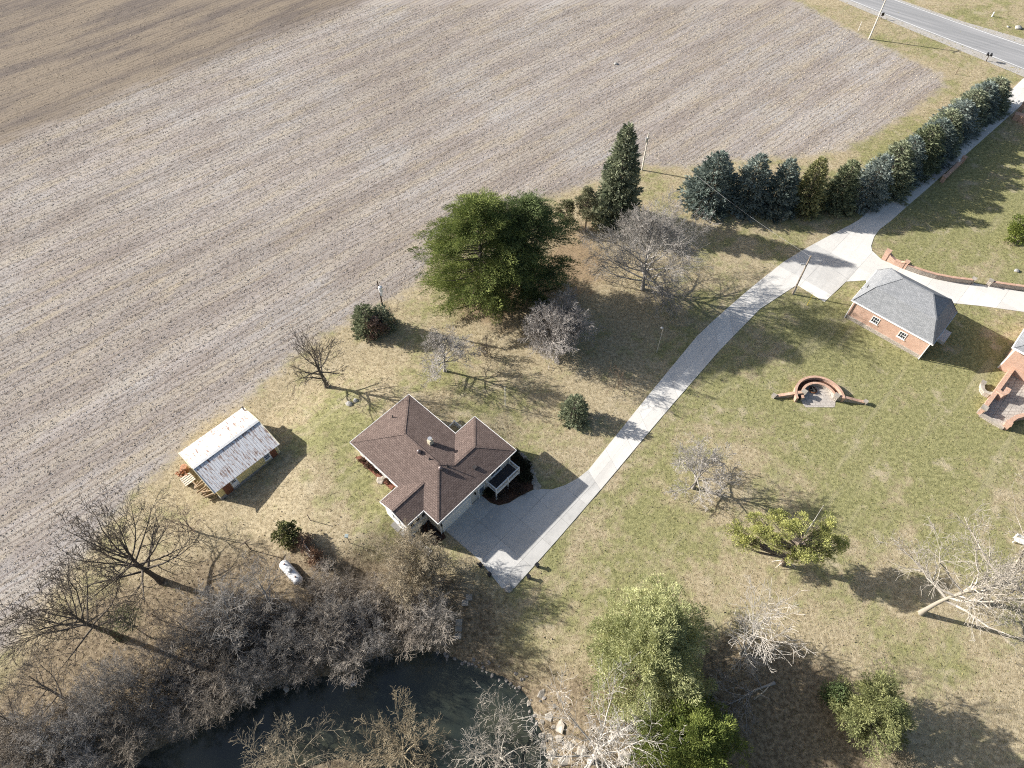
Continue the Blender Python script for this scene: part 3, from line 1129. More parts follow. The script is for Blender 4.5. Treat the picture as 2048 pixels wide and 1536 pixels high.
# local x along the eave (NE), y across to the field (NW)
SE_, SR = 2.35, 3.35
part('wall', MB().prism([(.25, .35), (SL - .25, .35), (SL - .25, SW - .35), (.25, SW - .35)], .5, SE_ - .03), 'yellow_siding', shed)
part('foundation', MB().prism([(.2, .3), (SL - .2, .3), (SL - .2, SW - .3), (.2, SW - .3)], -.2, .5), 'foundation', shed)
for x in (.25, SL - .25):
    s = -1 if x < 1 else 1
    part('gable', MB().add([(x, .35, SE_ - .04), (x, SW - .35, SE_ - .04), (x, SW / 2, SR - .16), (x - s * .08, .35, SE_ - .04), (x - s * .08, SW - .35, SE_ - .04), (x - s * .08, SW / 2, SR - .16)],
                           [(0, 1, 2), (5, 4, 3), (0, 3, 4, 1), (1, 4, 5, 2), (2, 5, 3, 0)]), 'yellow_siding', shed)
rf = part('roof', roof_planes([[(0, 0, SE_), (SL, 0, SE_), (SL, SW / 2, SR), (0, SW / 2, SR)], [(0, SW / 2, SR), (SL, SW / 2, SR), (SL, SW, SE_), (0, SW, SE_)]], .05), 'metal_roof', shed)
for k in range(1, 30):
    x = SL * k / 30
    for y0, y1 in ((.0, SW / 2), (SW, SW / 2)):
        part('rib', MB().bar((x, y0, SE_ + .004), (x, y1, SR + .004), .06, .018), 'metal_roof', rf)
part('ridge_cap', MB().bar((0, SW / 2, SR + .02), (SL, SW / 2, SR + .02), .34, .05), 'galv', rf)
for y0, y1, z0, z1 in ((0, SW / 2, SE_, SR), (SW, SW / 2, SE_, SR)):
    part('rake_trim', MB().bar((-.02, y0, z0 - .02), (-.02, y1, z1 - .02), .07, .16), 'cream_trim', shed)
    part('rake_trim', MB().bar((SL + .02, y0, z0 - .02), (SL + .02, y1, z1 - .02), .07, .16), 'cream_trim', shed)
for k in range(34):
    x = .35 + k * (SL - .7) / 33
    if 1.0 < x < 2.7 or 6.25 < x:
        continue
    part('rib', MB().box(x - .025, x + .025, .315, .352, .5, SE_ - .05), 'yellow_siding', shed)
d1 = lbox('door', shed, 'brown_door', .95, 1.85, .29, .345, .1, 2.2)
part('handle', MB().cyl((1.75, .24, 1.1), (1.75, .30, 1.1), .03), 'galv', d1)
lbox('door', shed, 'brown_door', 7.05, 7.75, .29, .345, .3, 2.3)
lbox('panel', shed, 'white_paint', 1.9, 2.7, .30, .345, .5, 2.3)
window(shed, (1.95, .30, 1.3), (1, 0), (0, -1), .65, .62, 1, 2)
lbox('panel', shed, 'white_paint', 6.95, 7.03, .30, .345, .4, 2.3)
window(shed, (6.2, .345, .95), (1, 0), (0, -1), .75, 1.1, 1, 3, 'sun_glass')
lbox('corner_trim', shed, 'cream_trim', SL - .36, SL - .22, .31, .345, .4, SE_ - .05)
part('stovepipe', MB().cyl((SL - .15, SW - .5, 2.2), (SL - .15, SW - .5, 3.0), .07).cyl((SL - .15, SW - .5, 3.0), (SL - .15, SW - .5, 3.08), .13), 'vent_dark', shed)

# ---- brick garage
gar = thing('garage', 'brick outbuilding with steep grey hipped roof beside the upper driveway', 'garage', (*GAR_A, 0), GTH)
GL_, GW, GZ = 10.65, 7.15, 3.3
wo_ = .32
part('wall', MB().prism([(wo_, wo_), (GL_ - wo_, wo_), (GL_ - wo_, GW - wo_), (wo_, GW - wo_)], .55, GZ - .04), 'brick', gar)
part('stone_base', MB().prism([(wo_ - .12, wo_ - .12), (GL_ - wo_ + .12, wo_ - .12), (GL_ - wo_ + .12, GW - wo_ + .12), (wo_ - .12, GW - wo_ + .12)], -.3, .55), 'stone_wall', gar)
bi, bz = 1.38, 5.65
ri, rz = 3.4, 6.95
ev = [(0, 0, GZ), (GL_, 0, GZ), (GL_, GW, GZ), (0, GW, GZ)]
bk = [(bi, bi, bz), (GL_ - bi, bi, bz), (GL_ - bi, GW - bi, bz), (bi, GW - bi, bz)]
r_a, r_b = (ri, GW / 2, rz), (GL_ - ri, GW / 2, rz)
pls = [[ev[i], ev[(i + 1) % 4], bk[(i + 1) % 4], bk[i]] for i in range(4)]
pls += [[bk[0], bk[1], r_b, r_a], [bk[1], bk[2], r_b], [bk[2], bk[3], r_a, r_b], [bk[3], bk[0], r_a]]
rfg = part('roof', roof_planes(pls), 'shingle_grey', gar)
ridge_caps(rfg, [(ev[i], bk[i]) for i in range(4)] + [(bk[0], r_a), (bk[3], r_a), (bk[1], r_b), (bk[2], r_b), (r_a, r_b)], 'shingle_grey', .2)
fascia(gar, [p[:2] for p in ev], GZ, .18, .06)
for x in (3.15, 6.75):
    window(gar, (x, wo_, 1.45), (1, 0), (0, -1), .95, 1.05, 3, 2)
for x in (wo_ - .02, GL_ - wo_ + .02):
    part('downspout', MB().bar((x, wo_ - .17, .0), (x, wo_ - .17, 3.2), .10, .10), 'white_paint', gar)
for y0, y1 in ((.9, 3.3), (3.9, 6.3)):
    g2 = MB()
    for k in range(4):
        g2.box(wo_ - .06, wo_ - .01, y0, y1, .03 + k * .55, .55 + k * .55)
    part('garage_door', g2, 'door_white', gar)
dd = lbox('door', gar, 'door_white', GL_ - wo_ + .005, GL_ - wo_ + .06, 5.0, 5.9, .6, 2.65)
part('vent_pipe', MB().cyl((.55, 2.2, 4.0), (.55, 2.2, 4.75), .05), 'vent_dark', gar)
part('step', MB().box(GL_ - wo_ + .14, GL_ + 1.0, 4.4, 6.6, -.1, .5), 'concrete', gar)

# ---- brick house at the right edge
bh0 = sight(1996, 737)
bh = thing('brick_house', 'brick house with grey roof cut off by the right edge', 'house', (*bh0, 0), GTH)
BL, BW, BZ = 13.0, 9.0, 4.3
part('wall', MB().prism([(0, 0), (BL, 0), (BL, BW), (0, BW)], -.3, BZ - .05), 'brick', bh)
part('downspout', MB().bar((-.06, .15, 0), (-.06, .15, BZ - .1), .14, .14), 'white_paint', bh)
e4 = [(-.45, -.45, BZ), (BL + .45, -.45, BZ), (BL + .45, BW + .45, BZ), (-.45, BW + .45, BZ)]
ra, rb = (BW / 2, BW / 2, BZ + 3.3), (BL - BW / 2, BW / 2, BZ + 3.3)
rf2 = part('roof', roof_planes([[e4[0], e4[1], rb, ra], [e4[1], e4[2], rb], [e4[2], e4[3], ra, rb], [e4[3], e4[0], ra]]), 'shingle_grey', bh)
ridge_caps(rf2, [(e4[0], ra), (e4[1], rb), (e4[2], rb), (e4[3], ra), (ra, rb)], 'shingle_grey', .2)
fascia(bh, [p[:2] for p in e4], BZ, .2, .12)
bay = [(3.6, 0), (4.2, -1.3), (6.4, -1.3), (7.0, 0)]
part('bay', MB().prism(bay, -.2, 2.6), 'brick', bh)
part('bay_roof', MB().prism([(3.4, .1), (4.1, -1.5), (6.5, -1.5), (7.2, .1)], 2.6, [2.72, 2.72, 2.72, 2.72]), 'white_paint', bh)
dv = np.array([.6, -1.3]) / math.hypot(.6, 1.3)
window(bh, (3.68, -.17, .9), dv, (dv[1], -dv[0]), 1.1, 1.5, 1, 1, 'sun_glass')
window(bh, (4.35, -1.3, .9), (1, 0), (0, -1), .95, 1.5, 1, 1, 'sun_glass')
window(bh, (5.4, -1.3, .9), (1, 0), (0, -1), .95, 1.5, 1, 1, 'sun_glass')
part('band', MB().bar((0, -.03, 1.3), (3.6, -.03, 1.3), .06, .12), 'brick_cap', bh)


# ------------------------------------------------------------------ masonry in the lawn
def wall_run(parent, pts, h0, h1, w, mat, cap=None, capw=.08, name='wall', face=None):
    """wall following ground points (world xy); height runs h0 to h1"""
    P = [np.array(p, float) for p in pts]
    n = len(P)
    nr = []
    for i in range(n):
        d = P[min(i + 1, n - 1)] - P[max(i - 1, 0)]
        d /= np.linalg.norm(d)
        nr.append(np.array([-d[1], d[0]]))
    H = [h0(i / (n - 1)) if callable(h0) else h0 + (h1 - h0) * i / (n - 1) for i in range(n)]

    def run(ww, zb, zt):
        mb = MB()
        v = []
        for i in range(n):
            for s, z in ((-1, zb[i]), (1, zb[i]), (1, zt[i]), (-1, zt[i])):
                q = P[i] + nr[i] * s * ww / 2
                v.append((q[0], q[1], z))
        f = [(0, 1, 2, 3), tuple(4 * (n - 1) + k for k in (3, 2, 1, 0))]
        for i in range(n - 1):
            for k in range(4):
                f.append((4 * i + k, 4 * i + 4 + k, 4 * i + 4 + (k + 1) % 4, 4 * i + (k + 1) % 4))
        return mb.add(v, [q[::-1] for q in f])
    part(name, run(w, [-.25] * n, H), mat, parent)
    if cap:
        part('cap', run(w + capw, [h + .002 for h in H], [h + .07 for h in H]), cap, parent)


def world_thing(name, label, cat, group=None):
    return thing(name, label, cat, (0, 0, 0), 0, group)


def pier(parent, c, w, h, mat='brick', cap='brick_cap', th=GTH):
    d, q = np.array([math.cos(th), math.sin(th)]), np.array([-math.sin(th), math.cos(th)])
    c = np.array(c)
    sq = lambda w: [tuple(c + (sx * d + sy * q) * w / 2) for sx, sy in ((-1, -1), (1, -1), (1, 1), (-1, 1))]
    part('pier', MB().prism(sq(w), -.2, h), mat, parent)
    part('cap', MB().prism(sq(w + .12), h + .002, h + .1), cap, parent)


z3 = lambda x, y, z=0: sight(1640 + x / 3.84, 480 + y / 3.84, z)
rw = world_thing('retaining_wall', 'brick and stone retaining wall with swooping end beside the upper drive', 'wall')
pier(rw, z3(492, 145), .6, 1.5)
pier(rw, z3(642, 215), .5, 1.2)
wall_run(rw, [z3(500, 150), z3(530, 168), z3(560, 185), z3(600, 202), z3(630, 215)], lambda t: 1.35 - .75 * math.sin(t * math.pi * .75) + .3 * t, 0, .35, 'brick', 'brick_cap')
wall_run(rw, [z3(655, 225), z3(760, 262), z3(880, 296), z3(1000, 318), z3(1150, 334)], .85, .75, .32, 'stone_wall', 'brick_cap', .04)
pier(rw, z3(1160, 330), .45, .85, 'stone_wall', 'flagstone')
rw2 = world_thing('retaining_wall', 'stone retaining wall with brick cap running out at the right edge', 'wall')
pier(rw2, z3(1288, 345), .5, .85, 'stone_wall', 'flagstone')
wall_run(rw2, [z3(1300, 350), z3(1420, 368), z3(1567, 388), z3(1700, 405)], .75, .75, .32, 'stone_wall', 'brick_cap', .04)

z4 = lambda x, y, z=0: sight(1530 + x / 9.309, 730 + y / 9.309, z)
fp = world_thing('fire_pit', 'sunken half-round brick and stone fire pit in the lawn', 'fire pit')
c0 = z4(980, 640)
r_out, r_in = 2.8, 2.0
arc = lambda r, a0, a1, n: [c0 + r * np.array([math.cos(R(a)), math.sin(R(a))]) for a in np.linspace(a0, a1, n)]
wall_run(fp, arc(r_out, -8, 188, 26), .75, .75, .26, 'brick', 'brick_cap', .04, 'outer_wall')
wall_run(fp, arc(r_in, -6, 186, 22), .55, .55, .26, 'stone_wall', 'brick_cap', .04, 'inner_wall')
part('soil', MB().prism([tuple(p) for p in arc(r_out - .12, 0, 180, 20)], -.1, .35), 'mulch', fp)
bpy.data.objects.remove([o for o in fp.children if o.name.startswith('soil')][0])
for k in range(18):
    a0, a1 = 180 * k / 18, 180 * (k + 1) / 18
    q = arc(r_out - .13, a0, a1, 2) + arc(r_in + .13, a1, a0, 2)
    part('soil', MB().prism([tuple(p) for p in q], -.1, .36), 'mulch', fp)
part('floor', MB().prism([tuple(p) for p in arc(r_in + .05, -34, 214, 26)], -.1, .03), 'paver', fp)
for p0, p1 in ((z4(690, 570), z4(150, 600)), (z4(1290, 640), z4(1850, 715))):
    wall_run(fp, [p0 + (p1 - p0) * t for t in np.linspace(0, 1, 9)], lambda t: .75 - .45 * smooth(.1, .95, t), 0, .32, 'stone_wall', 'brick_cap', .05, 'wing_wall')
    pier(fp, p1, .38, .42, 'stone_wall', 'flagstone')
    pier(fp, p0, .5, .85, 'stone_wall', 'flagstone')
pc = z4(885, 480)
part('fire_bowl', MB().cyl((pc[0], pc[1], .02), (pc[0], pc[1], .22), .42, .5, 12), 'rust', fp)
part('ash', MB().cyl((pc[0], pc[1], .2), (pc[0], pc[1], .235), .43, .43, 12), 'ash', fp)
for k in range(4):
    a = k * 1.7
    part('charred_log', MB().cyl((pc[0] - .4 * math.cos(a), pc[1] - .4 * math.sin(a), .26 + .03 * k), (pc[0] + .4 * math.cos(a), pc[1] + .4 * math.sin(a), .3 + .03 * k), .06, .05, 6), 'ash', fp)

# terrace of the brick house
z5 = lambda x, y, z=0: sight(1900 + x / 5.907, 620 + y / 5.907, z)
terr = [z5(690, 745), z5(330, 1240), z5(620, 1410), z5(740, 1300), z5(874, 1275), z5(1100, 1250), z5(1150, 1000)]
tf = link('terrace', None, kind='structure')
grid_slabs(tf, terr[::-1] if area(terr) < 0 else terr, terr[0], GTH, 1.1, .9, 'paver', .025, .08)
tw = world_thing('terrace_wall', 'brick wall round the paved terrace of the right-hand house', 'wall')
wall_run(tw, [z5(690, 745), z5(600, 870), z5(500, 1010), z5(400, 1145), z5(335, 1235)], 1.0, .9, .4, 'brick', 'brick_cap')
pier(tw, z5(350, 1215), .6, 1.1, 'stone_wall', 'flagstone')
wall_run(tw, [z5(345, 1245), z5(480, 1325), z5(620, 1405)], .35, .35, .4, 'stone_wall', 'flagstone')
wall_run(tw, [z5(620, 1400), z5(680, 1345), z5(740, 1305), z5(810, 1285), z5(874, 1280), z5(1000, 1290)], .75, .75, .4, 'brick', 'brick_cap')
pier(tw, z5(640, 1390), .6, .95)
wall_run(tw, [z5(500, 1010), z5(560, 1060), z5(600, 1035), z5(630, 990)], 1.15, 1.15, .5, 'brick', 'brick_cap')
wall_run(tw, [z5(480, 1030), z5(430, 1025), z5(385, 1000), z5(360, 960), z5(360, 900)], .8, .45, .35, 'stone_wall', 'flagstone')
pier(tw, z5(370, 885), .42, .55, 'stone_wall', 'flagstone')

# low brick pieces by the upper drive
z6 = lambda x, y: sight(1860 + x / 5.486, 120 + y / 5.486)
bw = world_thing('brick_wall', 'low brick wall with two piers on the shaded lawn by the drive', 'wall')
wall_run(bw, [z6(135, 1330), z6(240, 1225), z6(340, 1130)], .85, .85, .35, 'brick', 'brick_cap')
pier(bw, z6(130, 1335), .55, 1.0)
pier(bw, z6(345, 1125), .55, 1.0)
part('lamp', MB().box(*[f for p in [z6(280, 1165)] for f in (p[0] - .15, p[0] + .15, p[1] - .15, p[1] + .15)], .95, 1.2), 'white_paint', bw)
bg_ = world_thing('brick_gateway', 'sloped brick wall and pier at the right edge where the spruces end', 'wall')
pier(bg_, z6(985, 560), .6, 1.5)
wall_run(bg_, [z6(900, 640), z6(960, 655), z6(1030, 690), z6(1150, 760)], .9, 1.1, .9, 'brick', 'brick_cap')


# ------------------------------------------------------------------ loose ground cover
HARD += [np.array(x) for x in (apron, junction, terr, road_n + road_f[::-1])]
HARD.append(np.array([sight(*p) for p in [(1176, 941), (1293, 795), (1400, 665), (1480, 594), (1520, 561), (1520, 618), (1440, 700), (1353, 800), (1310, 850), (1201, 980)]]))
HARD.append(np.array([sight(*p) for p in [(1717.6, 440), (1760, 402), (1822, 350), (1882, 300), (1947, 247), (2000, 202), (2046, 157), (2110, 165), (2060, 195), (2031, 221), (1933, 308), (1860, 373), (1800, 425), (1784, 440)]]))
HARD.append(np.array(wpoly))
HARD.append(np.array([c0 + 3.0 * np.array([math.cos(k * .5), math.sin(k * .5)]) for k in range(13)]))
ROWB = R(41.0)
scatter_flat('crop_residue', 520000, lambda P: (poly_sd(P, FIELD) < -.2) & (rng.random(len(P)) < np.where(poly_sd(P, DARK) < 0, .25, 1)),
             .10, .34, .06, 'residue', ROWB, .80, .45)['label'] = 'pale broken stalk residue scattered over the harvested field'
scatter_flat('dry_grass', 170000, lambda P: (poly_sd(P, FIELD) > .3) & (poly_sd(P, POND) > .4), .08, .22, .05, 'tuft', None, None, .9)['label'] = \
    'straw coloured dry grass blades all over the lawn'
scatter_flat('green_grass', 200000, lambda P: (poly_sd(P, FIELD) > .6) & (poly_sd(P, POND) > .8) & (rng.random(len(P)) < .25 + .6 * np.clip(.3 + blobs(P, GREEN), 0, 1)),
             .08, .20, .05, 'tuft_green', None, None, .9)['label'] = 'green grass blades growing among the dry lawn'
scatter_flat('leaf_litter', 60000, lambda P: (poly_sd(P, FIELD) > 0) & (poly_sd(P, POND) > .2) & (rng.random(len(P)) < np.clip(blobs(P, BARE), .04, 1)),
             .10, .24, .14, 'bark_brown', None, None, .3)['label'] = 'brown fallen leaves lying under the thicket'


# ------------------------------------------------------------------ vegetation generators
def bare_segments(seed, h, spread, r0, fork=.28, limbs=9, sub=(7, 6, 4), lean=(0, 0), up=.35, twig=.011, gnarl=.10, top_el=70, low_el=18, leader=True, limb_k=.56):
    rs = random.Random(seed)
    segs = []

    def nz(v):
        L = math.sqrt(v[0] ** 2 + v[1] ** 2 + v[2] ** 2) or 1
        return (v[0] / L, v[1] / L, v[2] / L)

    def branch(p, d, L, r, lev, upk):
        n = (7, 6, 4, 2, 1)[lev]
        pts = [p]
        dirs = [d]
        g = gnarl * (1.0, 1.1, 1.3, 1.5, 1.6)[lev]
        for i in range(n):
            d = nz((d[0] + rs.gauss(0, g), d[1] + rs.gauss(0, g), d[2] + rs.gauss(0, g) + upk))
            q = (p[0] + d[0] * L / n, p[1] + d[1] * L / n, max(.05, p[2] + d[2] * L / n))
            ra = max(twig, r * (1 - .8 * i / n))
            rb = max(twig * .8, r * (1 - .8 * (i + 1) / n))
            segs.append((*p, *q, ra, rb, min(1, max(0, rs.gauss(.5, .22)))))
            p = q
            pts.append(p)
            dirs.append(d)
        if lev >= 1 + len(sub):
            return
        k = sub[lev - 1]
        k = max(1, int(k * (.75 + .5 * rs.random())))
        for c in range(k):
            t = .22 + .76 * (c + rs.random()) / k
            j = min(n - 1, int(t * n))
            fr = t * n - j
            a, b = pts[j], pts[j + 1]
            s = (a[0] + (b[0] - a[0]) * fr, a[1] + (b[1] - a[1]) * fr, a[2] + (b[2] - a[2]) * fr)
            dd = dirs[j + 1]
            ax = nz((rs.gauss(0, 1), rs.gauss(0, 1), rs.gauss(0, 1)))
            dot = sum(x * y for x, y in zip(ax, dd))
            pr = nz(tuple(x - dot * y for x, y in zip(ax, dd)))
            an = R(rs.uniform(28, 58))
            nd = nz(tuple(math.cos(an) * x + math.sin(an) * y for x, y in zip(dd, pr)))
            Lc = L * rs.uniform(.36, .62) * (1.15 - .5 * t)
            branch(s, nd, Lc, max(twig, r * (1 - .8 * t) * .6), lev + 1, upk * .7)

    # trunk
    n = 8
    p = (0., 0., -.2)
    d = nz((lean[0], lean[1], 1))
    T = [p]
    th = h * (.82 if leader else fork + .12)
    for i in range(n):
        d = nz((d[0] + rs.gauss(0, .05), d[1] + rs.gauss(0, .05), d[2] + .04))
        q = (p[0] + d[0] * th / n, p[1] + d[1] * th / n, p[2] + d[2] * th / n)
        f0, f1 = i / n, (i + 1) / n
        segs.append((*p, *q, r0 * (1 - .82 * f0) * (1.35 if i == 0 else 1), r0 * (1 - .82 * f1), .5))
        p = q
        T.append(p)
    ntr = n
    az = rs.random() * 6
    for i in range(limbs):
        t = (fork * h + (th - fork * h) * ((i + rs.random() * .6) / limbs)) / th
        t = min(t, .995)
        j = min(n - 1, int(t * n))
        fr = t * n - j
        a, b = T[j], T[j + 1]
        s = tuple(a[k] + (b[k] - a[k]) * fr for k in range(3))
        az += 2.4 + rs.gauss(0, .35)
        tt = i / max(1, limbs - 1)
        el = R(low_el + (top_el - low_el) * tt ** .8 + rs.gauss(0, 6))
        dd = nz((math.cos(az) * math.cos(el) + lean[0] * .4, math.sin(az) * math.cos(el) + lean[1] * .4, math.sin(el)))
        reach = spread / max(.45, math.cos(el))
        reach = min(reach, max(.25 * h, (h - s[2]) * 1.15) if el > R(40) else reach)
        branch(s, dd, reach * rs.uniform(.85, 1.1), max(twig * 1.6, r0 * (1 - .8 * t) * limb_k), 1, up * .12)
    return segs, ntr


def bare_tree(name, label, px, seed, mat, h, spread, r0, loc=None, cat='tree', group=None, **kw):
    segs, ntr = bare_segments(seed, h, spread, r0, **kw)
    g = G(*px) if loc is None else np.array(loc)
    t = thing(name, label, cat, g, 0, group)
    S = np.array(segs)
    thick = S[:, 6] > .045
    thick[:ntr] = True
    link('trunk', seg_mesh('trunk', S[:ntr], mat, rng), t)
    rest = S[ntr:]
    lim = rest[rest[:, 6] > .04]
    tw = rest[rest[:, 6] <= .04]
    if len(lim):
        link('limbs', seg_mesh('limbs', lim, mat, rng), t)
    if len(tw):
        link('crown', seg_mesh('crown', tw, mat, rng), t)
    return t


def multi_stem(seed, h, spread, stems, r0, sub=(6, 5, 3), twig=.012, gnarl=.22):
    out = []
    rs = random.Random(seed)
    for k in range(stems):
        a = 2 * math.pi * k / stems + rs.gauss(0, .5)
        e = rs.uniform(.1, .75)
        ln = (math.cos(a) * e * spread / h, math.sin(a) * e * spread / h)
        s, n = bare_segments(seed * 31 + k, h * rs.uniform(.65, 1.05), spread * .42, r0 * rs.uniform(.6, 1.1), fork=.22, limbs=6, sub=sub, lean=ln, twig=twig, gnarl=gnarl)
        s = np.array(s)
        off = np.array([math.cos(a), math.sin(a), 0]) * rs.uniform(.1, .35)
        s[:, 0:3] += off
        s[:, 3:6] += off
        out.append(s)
    return np.concatenate(out)


def spruce_mesh(seed, h, rad, mat, dens=1.0, droop=.25, skirt=.03, power=.85, spray=.42):
    rs = np.random.default_rng(seed)
    P, D, L, W, T, segs = [], [], [], [], [], []
    nw = max(8, int(h / .36))
    for i in range(nw):
        f = (i + rs.random() * .5) / nw
        z = h * (skirt + (1 - skirt) * f)
        rr = rad * (1 - f) ** power * (1 if f > .06 else .82 + f * 3)
        nb = max(4, int((5 + 8 * (1 - f)) * dens))
        a0 = rs.random() * 6.28
        for k in range(nb):
            a = a0 + 6.283 * k / nb + rs.normal(0, .12)
            bl = rr * rs.uniform(.66, 1.16) + .12
            el = .55 * f - droop * (1 - f) + rs.normal(0, .07)
            d = np.array([math.cos(a) * math.cos(el), math.sin(a) * math.cos(el), math.sin(el)])
            base = np.array([0, 0, z])
            tip = base + d * bl
            segs.append((*base, *(base + d * bl * .8), .035 * (1 - f) + .012, .01, .3))
            side = np.array([-math.sin(a), math.cos(a), 0])
            m = max(6, int(bl * 14 * dens))
            u = rs.uniform(.25, 1.0, m) ** .7
            sg = rs.choice([-1, 1], m)
            pos = base + d * (bl * u)[:, None]
            pos[:, 2] += .12 * (u ** 3) * bl * .4
            wd = (.22 + .30 * (1 - u)) * sg * min(1., .35 + bl * .35)
            pos = pos + side * (wd * rs.uniform(.1, 1.0, m))[:, None]
            pos[:, 2] -= np.abs(wd) * .2
            dd = d * .8 + side * (sg * rs.uniform(.2, .9, m))[:, None] + np.array([0, 0, 1.]) * rs.normal(.12, .28, m)[:, None]
            bt = rs.normal(.45, .2)
            P.append(pos); D.append(dd)
            L.append(rs.uniform(.7, 1.25, m) * spray); W.append(rs.uniform(.07, .13, m) * (spray / .42))
            T.append(bt + rs.normal(0, .17, m))
    m = 14
    P.append(np.stack([rs.normal(0, .05, m), rs.normal(0, .05, m), h * rs.uniform(.94, 1.01, m)], 1))
    D.append(np.stack([rs.normal(0, .5, m), rs.normal(0, .5, m), np.ones(m)], 1))
    L.append(np.full(m, .4)); W.append(np.full(m, .12)); T.append(np.full(m, .55))
    P, D = np.concatenate(P), np.concatenate(D)
    L, W, T = np.concatenate(L), np.concatenate(W), np.concatenate(T)
    # second leaf of each spray, turned
    P2, D2 = np.concatenate([P, P]), np.concatenate([D, D + rs.normal(0, .45, D.shape)])
    crown = kites('crown', P2, D2, np.tile(L, 2), np.tile(W, 2), np.tile(T, 2), mat, rs)
    tr = [(0, 0, -.2, 0, 0, h * .5, .012 * h + .06, .007 * h + .03, .4), (0, 0, h * .5, 0, 0, h * .97, .007 * h + .03, .012, .4)]
    return crown, seg_mesh('trunk', np.array(tr), 'bark_dark', rs), seg_mesh('branches', np.array(segs), 'bark_dark', rs)


def plant3(name, label, cat, meshes, loc, rotz=0., sc=(1, 1, 1), group=None, names=('crown', 'trunk', 'branches')):
    t = thing(name, label, cat, loc, rotz, group)
    t.scale = sc
    for n, me in zip(names, meshes):
        if me is not None:
            link(n, me, t)
    return t


def clump_tree(seed, h, rad, mat, nclump, crad, per, shape=1.0, base=.12, trunk_r=.22, needle=.30, wid=.10, flat=.75, gaps=.0, top=.75, bark='bark_dark', trunk=True, tjit=.22, centers=None, radial=1.0):
    """pine-like crown: tufts gathered in clumps at the ends of limbs"""
    rs = np.random.default_rng(seed)
    C = []
    tries = 0
    if centers is None:
        nl = max(6, int(nclump / 7))
        a = rs.random() * 6.28
        while len(C) < nclump and tries < nclump * 3:
            f = ((tries * .618) % 1.0) * .97
            tries += 1
            a = rs.random() * 6.2832
            z = h * (base + (1 - base) * f)
            env = rad * (math.sin(math.pi * min(1, (f * .92 + .22) / 1.14)) ** .7) * (1 - .35 * f * shape)
            env *= rs.uniform(.62, 1.18) * (1 + .12 * math.sin(2.0 * a + seed))
            if gaps and rs.random() < gaps:
                continue
            rise = rs.uniform(.0, .28) + .5 * f
            nk = min(6, max(2, int(env / (crad * .7))))
            for k in range(nk):
                u_ = .36 + .64 * ((k + rs.random() * .8) / nk) ** .75
                side = rs.normal(0, .24) * env * u_ * .5
                r = env * u_
                C.append((r * math.cos(a) - side * math.sin(a), r * math.sin(a) + side * math.cos(a), min(h, z + r * rise * .6 + rs.normal(0, .15))))
        C = np.array(C)
    else:
        C = np.array(centers)
    n = len(C)
    cr = crad * rs.uniform(.65, 1.35, n)
    ct = rs.normal(.46, tjit, n)
    idx = np.repeat(np.arange(n), per)
    m = len(idx)
    u = norm(rs.normal(size=(m, 3)))
    u[:, 2] = np.abs(u[:, 2]) * 1.0 - .28
    rr = rs.uniform(.35, 1, m) ** .6
    off = u * (cr[idx] * rr)[:, None]
    off[:, 2] *= flat
    out = norm(np.concatenate([C[:, :2], np.zeros((n, 1))], 1))[idx]
    along = (off * out).sum(1)[:, None] * out
    across = off - along
    off = along * radial + across * (1 / radial ** .5)
    P = C[idx] + off
    D = norm(u) * .8 + out * .45 * radial + np.array([0, 0, .45]) + rs.normal(0, .35, (m, 3))
    crown = kites('crown', P, D, rs.uniform(.7, 1.3, m) * needle, rs.uniform(.7, 1.3, m) * wid, ct[idx] + rs.normal(0, .16, m), mat, rs)
    segs = []
    tz = h * .9
    tr = [(0, 0, -.3, 0, 0, tz * .45, trunk_r, trunk_r * .65, .4), (0, 0, tz * .45, 0, 0, tz, trunk_r * .65, .03, .4)]
    for c in C[:: max(1, n // 160)]:
        z0 = max(.3, c[2] - .35 * math.hypot(c[0], c[1]) - .2)
        midp = np.array([c[0] * .55, c[1] * .55, z0 + (c[2] - z0) * .35])
        segs.append((0, 0, z0, *midp, .07, .05, .4))
        segs.append((*midp, *c, .05, .015, .4))
    return crown, (seg_mesh('trunk', np.array(tr), bark, rs) if trunk else None), (seg_mesh('branches', np.array(segs), bark, rs) if trunk else None)


def crown_at(px, py, z):
    """foot of an upright tree whose crown middle, z metres up, is sighted at px,py"""
    g = sight(px, py, z)
    return np.array([g[0], g[1], float(terrain(g)[0])])


# ------------------------------------------------------------------ evergreens
sp = spruce_mesh(3, 1.0 * hgt((1228, 445), (1243, 254)), 3.4, 'spruce_green', 1.15, .35, .02, .66, .55)
plant3('spruce_tree', 'tallest spruce, standing beside the utility pole at the field edge', 'tree', sp, G(1228, 440))

